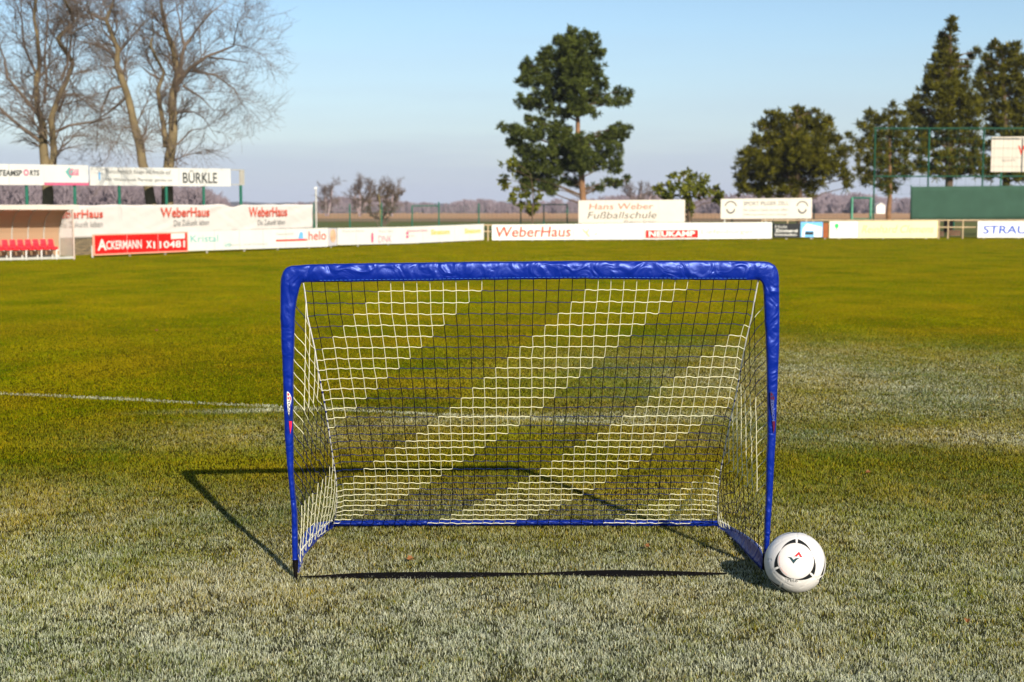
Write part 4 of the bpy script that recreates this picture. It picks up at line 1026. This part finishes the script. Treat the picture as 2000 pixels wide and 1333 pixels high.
t5 = [(820, 310, 36, 30), (790, 300, 12, 14), (930, 300, 30, 26), (870, 350, 60, 40), (960, 350, 40, 40), (750, 380, 20, 30), (800, 420, 60, 44), (900, 430, 80, 50), (990, 430, 50, 50), (740, 470, 40, 40), (820, 510, 80, 44), (940, 520, 80, 50), (700, 560, 40, 40), (790, 600, 60, 50), (900, 610, 90, 54), (1010, 600, 70, 60), (740, 650, 50, 44), (850, 700, 80, 50), (970, 700, 90, 54), (730, 730, 40, 40), (850, 790, 80, 50), (980, 790, 80, 54), (800, 860, 60, 40), (920, 880, 90, 50), (1050, 860, 80, 60), (740, 960, 40, 40), (820, 960, 60, 50), (940, 980, 90, 50), (750, 1060, 50, 50), (850, 1070, 80, 50), (970, 1080, 90, 50), (770, 1140, 60, 40), (900, 1150, 80, 40), (1020, 1150, 80, 40), (1080, 400, 60, 80), (1110, 560, 70, 90), (1120, 720, 80, 90), (1120, 1000, 80, 110)]
foliage_tree('conifer_tree', 88, [(1965, 446), (1965, 400), (1965, 330), (1962, 250), (1960, 170), (1958, 95)], .3, t5, 'wide bushy conifer cut off by the right edge of the photo', 'conifer', M['yew'], M['darkbark'], m7, 112, .26, .9, .2, 17, shell=.6, cl=26)

# bare trees
def bare_tree(name, stems, Y, label, seed, group='bare trees behind the billboards', maxlev=3, cat='bare tree', dens=.93, twr=.0048, sc=1.0):
    """stems: list of (pixel polyline, r0, r1); finer branches and twigs are grown from them"""
    rnd = random.Random(seed)
    b_ = P(*stems[0][0][0], Y); b_.z = 0; t = thing(name, b_, label, cat, group)
    mt = MB(); mc = MB()
    def grow(p, d, ln, r, lev):
        n = 5 if lev < 3 else 3; pts = [p]; q = p.copy(); dd = d.copy()
        for i in range(n):
            dd = (dd + Vector((rnd.gauss(0, .16), rnd.gauss(0, .16), rnd.gauss(0.03, .13)))).normalized(); q = q + dd * ln / n; pts.append(q)
        mc.tube(pts, [max(twr * .7, r * (1 - .8 * i / n)) for i in range(n + 1)], 4 if lev < 3 else 3, cap=False)
        if lev >= maxlev: return
        kids = int(round((9, 8, 6)[min(lev, 3) - 1] * dens * rnd.uniform(.8, 1.2)))
        for k in range(kids):
            f = .15 + .85 * (k + rnd.random()) / kids; i = min(n - 1, int(f * n)); s = pts[i].lerp(pts[i + 1], f * n - i)
            ax = (pts[i + 1] - pts[i]).normalized(); o = Vector((rnd.gauss(0, 1), rnd.gauss(0, 1), rnd.gauss(0, 1))); o = (o - ax * o.dot(ax)).normalized()
            a = rnd.uniform(.4, 1.0); grow(s, (ax * math.cos(a) + o * math.sin(a) + Vector((0, 0, .08))).normalized(), ln * rnd.uniform(.4, .68), max(twr, r * .5), lev + 1)
    for si, (px, r0, r1) in enumerate(stems):
        off_ = 0; pts = []
        for i, (u, v) in enumerate(px):
            p = P(u, v, Y); 
            if si: p.y += (rnd.random() - .5) * .6 * i
            pts.append(p)
        if si == 0 or px[0][1] > 395: pts[0].z = -.1
        m_ = mt if si == 0 or r0 > .09 else mc
        limbtube(m_, pts, r0, r1, 8 if r0 > .05 else 6, .06)
        L_ = sum((pts[i + 1] - pts[i]).length for i in range(len(pts) - 1))
        nk = int(L_ * 3.0 * dens)
        for k in range(nk):
            f = (k + rnd.random()) / nk * (len(pts) - 1); i = min(len(pts) - 2, int(f)); s = pts[i].lerp(pts[i + 1], f - i)
            if s.z < (2.6 if sc == 1 else .2): continue
            r = r0 + (r1 - r0) * f / (len(pts) - 1)
            ax = (pts[i + 1] - pts[i]).normalized(); o = Vector((rnd.gauss(0, 1), rnd.gauss(0, 1), rnd.gauss(0, .7))); o = (o - ax * o.dot(ax)).normalized()
            a = rnd.uniform(.5, 1.2)
            grow(s, (ax * math.cos(a) + o * math.sin(a) + Vector((0, 0, .15))).normalized(), rnd.uniform(.7, 1.9) * sc, max(twr * 1.6, min(.03, r * .35)), 1)
    mt.build('trunk', M['bark'], t, True); mc.build('branches', M['twig'], t)
    return t
z1 = lambda L_: [(x * .39, y * .39) for x, y in L_]
YA, YBt, YCt = online(92, AD, BD) + 1.6, online(300, AD, BD) + 1.5, online(327, AD, BD) + 1.6
bare_tree('bare_tree', [(z1([(236, 1200), (236, 1000), (232, 880), (222, 780), (214, 650)]), .20, .13),
    (z1([(262, 850), (268, 740), (284, 600), (302, 450), (312, 300), (300, 200), (335, 90), (350, 0), (360, -120)]), .12, .03),
    (z1([(214, 650), (200, 560), (182, 400), (172, 330), (198, 200), (190, 100), (230, -60), (240, -160)]), .11, .02),
    (z1([(205, 600), (140, 500), (70, 400), (10, 290), (-40, 180)]), .07, .015), (z1([(205, 710), (120, 640), (0, 540), (-90, 500)]), .07, .02),
    (z1([(278, 660), (350, 630), (450, 612), (560, 590), (620, 600)]), .05, .012), (z1([(292, 560), (340, 480), (400, 480), (470, 560)]), .05, .012),
    (z1([(308, 400), (345, 320), (380, 180), (440, 100), (470, -20)]), .05, .012), (z1([(176, 360), (120, 240), (110, 100), (60, -40)]), .05, .012), (z1([(225, 520), (232, 380), (250, 250), (260, 100), (250, -60)]), .05, .012)],
    YA, 'leafless tree with two upright stems at the left edge, behind the left billboards', 3)
bare_tree('bare_tree', [(z1([(765, 1200), (760, 1030), (745, 950), (715, 820), (690, 680), (660, 560), (625, 440), (590, 330), (590, 250), (560, 180), (530, 100), (560, 30), (600, -80)]), .20, .04),
    (z1([(625, 430), (560, 450), (500, 520), (480, 640), (440, 760)]), .05, .012), (z1([(590, 290), (520, 240), (430, 215), (370, 200)]), .06, .012), (z1([(540, 110), (440, 60), (370, -20)]), .05, .012),
    (z1([(600, 260), (660, 180), (740, 90), (800, 40)]), .04, .01), (z1([(640, 480), (560, 540), (480, 600), (380, 640)]), .05, .012), (z1([(575, 220), (510, 150), (480, 60), (470, -40)]), .04, .01), (z1([(680, 640), (620, 640), (600, 700), (560, 760)]), .03, .01), (z1([(600, 380), (560, 330), (530, 330)]), .03, .01)],
    YBt, 'leafless tree leaning left, between the two-stemmed tree and the forked tree', 4)
bare_tree('bare_tree', [(z1([(838, 1200), (838, 1030), (838, 900), (848, 790), (868, 650), (865, 500), (890, 380), (870, 250), (830, 150), (810, 60), (800, -80)]), .24, .04),
    (z1([(828, 740), (816, 600), (805, 450), (815, 360), (790, 250), (770, 180), (780, 60)]), .10, .015), (z1([(890, 420), (960, 350), (1050, 290), (1150, 220), (1220, 130)]), .09, .012),
    (z1([(898, 370), (930, 250), (960, 150), (1040, 60), (1100, -20)]), .08, .012), (z1([(1050, 290), (1150, 300), (1250, 320)]), .04, .01), (z1([(880, 730), (950, 650), (1020, 640)]), .035, .01),
    (z1([(805, 400), (750, 370), (705, 330)]), .05, .012), (z1([(915, 430), (1000, 480), (1080, 560)]), .045, .01), (z1([(960, 355), (1080, 380), (1180, 450), (1230, 540)]), .045, .01), (z1([(930, 250), (900, 120), (890, 0)]), .05, .01), (z1([(870, 560), (960, 560), (1040, 600), (1100, 700)]), .03, .008), (z1([(1150, 220), (1220, 230), (1260, 250)]), .02, .008)],
    YCt, 'tallest leafless tree with a forked trunk, rightmost of the billboard trees', 5)
# bare bush and mid distance trees
bare_tree('bare_bush', [([(745, 448), (744, 425), (742, 395), (738, 372)], .05, .02), ([(745, 440), (725, 415), (715, 385)], .03, .012), ([(746, 440), (765, 412), (775, 380)], .03, .012), ([(744, 430), (755, 395), (758, 368)], .03, .01)], 97,
          'round leafless bush behind the left boards, in front of the mesh fence', 8, group=None, cat='bush', dens=1.3, twr=.012, sc=.34).children[1].data.materials[0] = M['bush']
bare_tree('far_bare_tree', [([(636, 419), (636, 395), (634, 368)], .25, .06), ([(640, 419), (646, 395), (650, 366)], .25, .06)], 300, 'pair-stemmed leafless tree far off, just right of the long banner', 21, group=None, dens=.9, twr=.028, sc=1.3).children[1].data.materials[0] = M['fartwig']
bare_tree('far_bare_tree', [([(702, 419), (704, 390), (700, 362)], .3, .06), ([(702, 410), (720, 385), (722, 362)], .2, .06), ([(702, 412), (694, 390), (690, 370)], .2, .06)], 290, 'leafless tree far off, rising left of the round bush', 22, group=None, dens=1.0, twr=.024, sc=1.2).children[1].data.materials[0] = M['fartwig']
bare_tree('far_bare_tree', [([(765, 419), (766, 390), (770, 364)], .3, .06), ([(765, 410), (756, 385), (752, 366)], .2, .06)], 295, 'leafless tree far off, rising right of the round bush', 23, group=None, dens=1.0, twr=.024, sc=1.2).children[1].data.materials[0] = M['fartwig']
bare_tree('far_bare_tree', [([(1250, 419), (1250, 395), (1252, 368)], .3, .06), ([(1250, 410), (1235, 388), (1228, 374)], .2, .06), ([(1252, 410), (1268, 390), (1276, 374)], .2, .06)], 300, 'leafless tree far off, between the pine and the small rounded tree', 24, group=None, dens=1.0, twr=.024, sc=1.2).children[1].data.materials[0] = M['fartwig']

# distant wood: one mass along the horizon
prof_u = [-200, 0, 100, 200, 300, 380, 425, 450, 480, 520, 540, 560, 600, 640, 680, 740, 780, 830, 860, 900, 950, 1000, 1050, 1100, 1150, 1220, 1260, 1300, 1340, 1400, 1450, 1600, 1650, 1700, 1760, 1850, 2000, 2200]
prof_v = [350, 352, 356, 354, 358, 362, 376, 396, 393, 397, 391, 396, 390, 384, 382, 380, 386, 392, 396, 388, 385, 393, 390, 384, 384, 378, 376, 382, 390, 378, 374, 376, 370, 378, 384, 384, 384, 384]
def wood():
    r = np.random.default_rng(5); V = []; R = []
    for k in range(1500):
        u = r.uniform(-200, 2200); left = u < 440
        Y = r.uniform(170, 240) if left else r.uniform(560, 760)
        vt = np.interp(u, prof_u, prof_v) + r.uniform(4, 20); ht_ = max(1.5, (411 - vt) * Y / F + 1.38)
        c = P(u, 411, Y); wd_ = ht_ * r.uniform(.3, .5); n = 90
        h_ = r.random(n) ** .8; an = r.uniform(0, 6.28, n); rr = np.sqrt(r.random(n)) * wd_ * np.sin(np.clip(h_, .12, 1) * 2.7)
        x = c.x + np.cos(an) * rr; y = Y + np.sin(an) * rr; z = h_ * ht_
        ln = ht_ * r.uniform(.10, .26, n); w0 = ln * (.10 if left else .2)
        tx = r.normal(0, .4, n) + np.cos(an) * .5
        st_ = np.stack([x, y, z - ln * .5], 1); en = np.stack([x + tx * ln, y, z + ln * .5], 1)
        st_[:, 2] = np.maximum(st_[:, 2], 0)
        sd = np.stack([w0, r.normal(0, .3, n) * w0, np.zeros(n)], 1)
        V.append(np.stack([st_ - sd, st_ + sd, en + sd * .4, en - sd * .4], 1)); R.append(np.clip(r.random() * .6 + r.random(n) * .4, 0, 1))
    V = np.concatenate(V); R = np.concatenate(R); n = len(V)
    me = npmesh('distant_wood', V.reshape(-1, 3), np.arange(n * 4).reshape(-1, 4)); add_attr(me, 'rnd', np.repeat(R, 4))
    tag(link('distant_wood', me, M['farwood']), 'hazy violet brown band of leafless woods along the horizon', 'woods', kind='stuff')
wood()
# low wooded hills behind the wood
mb = MB(); vs = []; fs = []; n = 160
for i in range(n + 1):
    u = -400 + 2800 * i / n; vt = 396 + 5 * noise.noise(Vector((u * .004, 3, 0))) + 3 * noise.noise(Vector((u * .02, 7, 0)))
    for (Y, f) in ((1250, 0), (1600, .7), (2100, 1), (2600, 0)):
        p = P(u, 411, Y); top = (411 - vt) * 2100 / F + 1.38; vs.append((p.x, Y, max(-.1, top * f)))
for i in range(n):
    for k in range(3): a = i * 4 + k; fs.append((a, a + 4, a + 5, a + 1))
mb.add(vs, fs); tag(mb.build('hills', mat('wooded_hills', (.10, .09, .08), .95, .3, .01), smooth=True), kind='structure')

# ================================================================ BALL
bc = P(1552.5, 1099, 5.33); RB = .110
gz = bc.z
tt = RB / bc.z
# put the ball on the grass exactly where its outline sits in the photo
dirv = (bc - Vector((0, 0, H)))
s_ = (H - (RB - .003)) / (H - bc.z); bc = Vector((0, 0, H)) + dirv * s_
ball = thing('football', (bc.x, bc.y, .0), 'white football with black curved triangles resting on the grass against the right post', 'football')
fwd = (Vector((0, 0, H)) - bc).normalized(); rgt = Vector((0, 0, 1)).cross(fwd).normalized(); upv = fwd.cross(rgt)
def frame_at(th, az):      # emblem centre th degrees off the camera axis in picture direction az
    a, b2 = math.radians(th), math.radians(az); c = fwd * math.cos(a) + (rgt * math.cos(b2) + upv * math.sin(b2)) * math.sin(a)
    e2 = (upv - c * upv.dot(c)).normalized(); e1 = e2.cross(c); return c, e1, e2
def onball(fr, rho, th, lift): # rho degrees from the centre
    c, e1, e2 = fr; a, b2 = math.radians(rho), math.radians(th)
    return bc + (c * math.cos(a) + (e1 * math.cos(b2) + e2 * math.sin(b2)) * math.sin(a)) * (RB + lift)
ballw = mat('ball_white', (.66, .64, .62), .35, .05, 20, spec=.5)
b = ballw.node_tree.nodes['Principled BSDF']; b.inputs['Coat Weight'].default_value = .25
bpn = N(ballw, 'ShaderNodeBump'); vn = N(ballw, 'ShaderNodeTexVoronoi'); vn.inputs['Scale'].default_value = 260; bpn.inputs['Strength'].default_value = .15; bpn.inputs['Distance'].default_value = .001
tcn = N(ballw, 'ShaderNodeTexCoord'); ballw.node_tree.links.new(tcn.outputs['Object'], vn.inputs['Vector']); ballw.node_tree.links.new(vn.outputs[0], bpn.inputs['Height']); ballw.node_tree.links.new(bpn.outputs[0], b.inputs['Normal'])
me = bpy.data.meshes.new('ball_shell'); bmm = bmesh.new(); bmesh.ops.create_icosphere(bmm, subdivisions=6, radius=RB)
EMB = [frame_at(4, 60), frame_at(108, -8), frame_at(110, 115), frame_at(110, 238)]
seams = []
for i, e in enumerate(EMB):
    for k in range(3):
        az = (88, 203, 322)[k] if i == 0 else 88 + 120 * k
        seams.append((e, 46, az, 72, az)); seams.append((e, 72, az, 84, az + 28)); seams.append((e, 72, az, 84, az - 28))
        seams.append((e, 54, az + 60, 54, az + 5))
def sph(fr, rho, th): return (onball(fr, rho, th, 0) - bc).normalized()
segs = []
for (e, r0, a0, r1, a1) in seams:
    p, q_ = sph(e, r0, a0), sph(e, r1, a1)
    for k in range(12): segs.append((p.lerp(q_, k / 12)).normalized())
S = np.array([s[:] for s in segs])
for v in bmm.verts:
    dn = v.co.normalized(); dmin = math.acos(max(-1, min(1, float((S @ np.array(dn[:])).max()))))
    dep = .0026 * math.exp(-(dmin / .018) ** 2)
    for e in EMB:
        a = abs(math.degrees(e[0].angle(dn)) - 35.4); dep = max(dep, .0009 * math.exp(-(a / 1.2) ** 2))
    v.co = dn * (RB - dep) + bc
for f in bmm.faces: f.smooth = True
bmm.to_mesh(me); bmm.free(); link('ball_shell', me, ballw, ball)
ballk = mat('ball_black', (.015, .017, .018), .35, .2, 20)
ms_ = MB()
for i, e in enumerate(EMB):
    mb = MB()
    apex = (88, 203, 322) if i == 0 else (88, 208, 328)
    for az in apex:
        for sg in (-1, 1):
            n = 26; vs = []; fs = []
            for k in range(n + 1):
                dt = 3.0 + 50 * k / n
                R_ = 35.9 + 10.5 * max(0, 1 - dt / 54) ** 1.25; r0 = 35.6
                for f in range(5): vs.append(onball(e, r0 + (R_ - r0) * f / 4, az + sg * dt * (1 if f else 1), .0006))
            for k in range(n):
                for f in range(4): a = k * 5 + f; fs.append((a, a + 5, a + 6, a + 1))
            mb.add(vs, fs)
    mb.build('black_panel', ballk, ball, True)
    vs = []; fs = []; n = 72
    for k in range(n): vs += [onball(e, 35.0, 360 * k / n, .0004), onball(e, 35.7, 360 * k / n, .0004)]
    for k in range(n): a, b2 = 2 * k, 2 * ((k + 1) % n); fs.append((a, b2, b2 + 1, a + 1))
    ms_.add(vs, fs)
ms_.build('ring_line', mat('ring_grey', (.25, .22, .22), .4, .2, 20), ball, True)
e0 = EMB[0]
def sphpoly(pts, lift, mt, name, mb=None):   # pts in picture pixels about the emblem centre
    own = mb is None; mb = mb or MB(); vs = []
    for (x, y) in pts:
        rho = math.degrees(math.asin(min(.99, math.hypot(x, y) / 59.4))); vs.append(onball(e0, rho, math.degrees(math.atan2(y, x)), lift))
    mb.add(vs, [tuple(range(len(vs)))])
    if own: mb.build(name, mt, ball)
zz = lambda L_: [((x - 640) / 14.81, -(y - 400) / 14.81) for x, y in L_]
redl = mat('logo_red', (.7, .02, .03), .4, .1, 20); tl = mat('logo_dark', (.02, .05, .06), .4, .1, 20)
mb = MB(); sphpoly(zz([(490, 278), (560, 272), (610, 285), (650, 275), (560, 280)]), .0012, None, '', mb)
sphpoly(zz([(540, 276), (610, 262), (660, 205), (722, 140), (742, 205), (705, 232), (660, 290)]), .0012, None, '', mb); sphpoly(zz([(722, 140), (830, 305), (745, 298), (708, 215)]), .0012, None, '', mb); mb.build('logo', redl, ball)
mb = MB(); sphpoly(zz([(400, 305), (510, 312), (545, 345), (585, 400), (572, 490), (495, 385), (460, 335)]), .0012, None, '', mb)
sphpoly(zz([(572, 490), (558, 400), (595, 360), (640, 325), (750, 325), (665, 378)]), .0012, None, '', mb); mb.build('logo', tl, ball)
v_, f_ = textmesh('PELo', .0, 0, 2); mb = MB(); vs = []
for p in v_:
    x = ((430 + 270 * p[0]) - 640) / 14.81; y = -((985 - 100 * p[1] + 12 * p[0]) - 400) / 14.81
    rho = math.degrees(math.asin(min(.995, math.hypot(x, y) / 59.4))); vs.append(onball(e0, rho, math.degrees(math.atan2(y, x)), .0008))
mb.add(vs, f_); mb.build('lettering', mat('ball_print', (.10, .11, .10), .5, .1, 20), ball)
# pale pink printed arcs round the emblem disc
mb = MB()
for a0, a1 in ((165, 200), (205, 240), (300, 340), (20, 60)):
    vs = []; n = 12
    for k in range(n + 1): vs += [onball(e0, 31.2, a0 + (a1 - a0) * k / n, .0005), onball(e0, 32.6, a0 + (a1 - a0) * k / n, .0005)]
    mb.add(vs, [(2 * k, 2 * k + 2, 2 * k + 3, 2 * k + 1) for k in range(n)])
mb.build('pink_print', mat('pale_pink_print', (.82, .5, .46), .4, .1, 20), ball)

# ---------------------------------------------------------------- emblems on the goal posts
def ylogo(u, v, dy): return P(u, v, gy(u, v) - dy)
def postlogo(u0, dy, mats):
    par = thing  # parts hang on the goal
    def pl(name, pts, mt, d=0):
        mb = MB(); mb.add([ylogo(u0 + x, v, dy + d) for x, v in pts], [tuple(range(len(pts)))]); mb.build(name, mt, goal)
    pl('emblem', [(0, 765), (3, 766), (6, 770), (8.5, 776), (8.6, 782), (7.6, 788), (6, 795), (5.5, 808), (3.5, 814), (1.5, 800), (.5, 790), (0, 780)], mats[0])
    pl('emblem', [(1, 767.5), (3, 768.5), (5, 771), (3.6, 773.5), (1, 773)], mats[1], .001)
    pl('emblem', [(5.6, 773), (7.6, 777), (7.6, 783), (5.8, 781), (4.8, 776)], mats[1], .001)
    pl('emblem', [(1, 775), (3.6, 776), (4.2, 781), (1, 780)], mats[1], .001)
    pl('emblem', [(4, 822.5), (9.5, 823), (9.3, 832), (7.5, 843), (6.5, 848), (5, 833)], mats[1])
    v, f = textmesh('TOUSON', .02, 0, 3); mb = MB()
    mb.add([ylogo(u0 + 1.0 + 5.2 * (p[1]) + 3.0 * p[0], 781 + 42 * p[0], dy + .0015) for p in v], f); mb.build('lettering', mats[2], goal)
postlogo(560.5, .0235, [M['lace'], mat('emblem_red', (.7, .02, .06), .5, .1, 20), mat('emblem_navy', (.01, .02, .09), .5, .1, 20)])
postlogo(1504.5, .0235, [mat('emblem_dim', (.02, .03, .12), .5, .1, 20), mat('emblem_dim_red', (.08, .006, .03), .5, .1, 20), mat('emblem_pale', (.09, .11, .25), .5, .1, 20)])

# ---------------------------------------------------------------- fallen leaves
lm = mat('dead_leaf', (.24, .10, .035), .7, .4, 30)
labs = [(801, 1094, .017, 'orange curled leaf on the grass inside the goal, left of centre'), (1264, 1069, .014, 'tan curled leaf on the grass inside the goal, right of centre'),
        (1889, 1216, .014, 'brown leaf on the frosted grass right of the ball'), (306, 647, .022, 'pale leaf far out on the left of the pitch'), (1696, 924, .015, 'dark leaf on the turf right of the goal')]
for i, (u, v, s, lab) in enumerate(labs):
    g = G(u, v, .016); rr_ = random.Random(i); a = rr_.uniform(0, 6.28); mb = MB(); vs = []; fs = []
    outl = [(0, 1), (.28, .62), (.62, .7), (.5, .25), (.8, -.05), (.42, -.3), (.3, -.75), (0, -.55), (-.3, -.8), (-.45, -.3), (-.85, 0), (-.5, .3), (-.6, .75), (-.25, .6)]
    vs.append((g.x, g.y, g.z))
    for x, y in outl:
        X2 = (x * math.cos(a) - y * math.sin(a)) * s; Y2 = (x * math.sin(a) + y * math.cos(a)) * s
        vs.append((g.x + X2, g.y + Y2 * .8, g.z + abs(x) * s * .7 + Y2 * .35 + .004))
    fs = [(0, k + 1, (k + 1) % len(outl) + 1) for k in range(len(outl))]; mb.add(vs, fs)
    t = thing('fallen_leaf', g, lab, 'leaf', 'fallen leaves on the turf'); o = mb.build('leaf_blade', lm, t)
    sm = o.modifiers.new('thickness', 'SOLIDIFY'); sm.thickness = .0006
    mb = MB(); mb.tube([g, g + Vector((-math.sin(a) * -s * -1.3, math.cos(a) * -s * 1.0, .004))], .0008, 4); mb.build('stalk', lm, t)

# ---------------------------------------------------------------- winter haze
HZ = 0.00017
if HZ:
    mb = MB(); x0, x1, y0, y1, z0, z1_ = -2500, 2500, -40, 3200, -1.2, 40
    mb.hexa([(x0, y0, z0), (x1, y0, z0), (x1, y0, z1_), (x0, y0, z1_), (x0, y1, z0), (x1, y1, z0), (x1, y1, z1_), (x0, y1, z1_)])
    hm = bpy.data.materials.new('haze'); hm.use_nodes = True; hm.node_tree.nodes.clear()
    ho = hm.node_tree.nodes.new('ShaderNodeOutputMaterial'); hv = hm.node_tree.nodes.new('ShaderNodeVolumePrincipled')
    hv.inputs['Color'].default_value = (.72, .78, 1, 1); hv.inputs['Density'].default_value = HZ; hv.inputs['Anisotropy'].default_value = .0
    hm.node_tree.links.new(hv.outputs[0], ho.inputs['Volume'])
    tag(mb.build('haze', hm), kind='stuff', label='thin violet winter haze over the far fields', cat='haze')
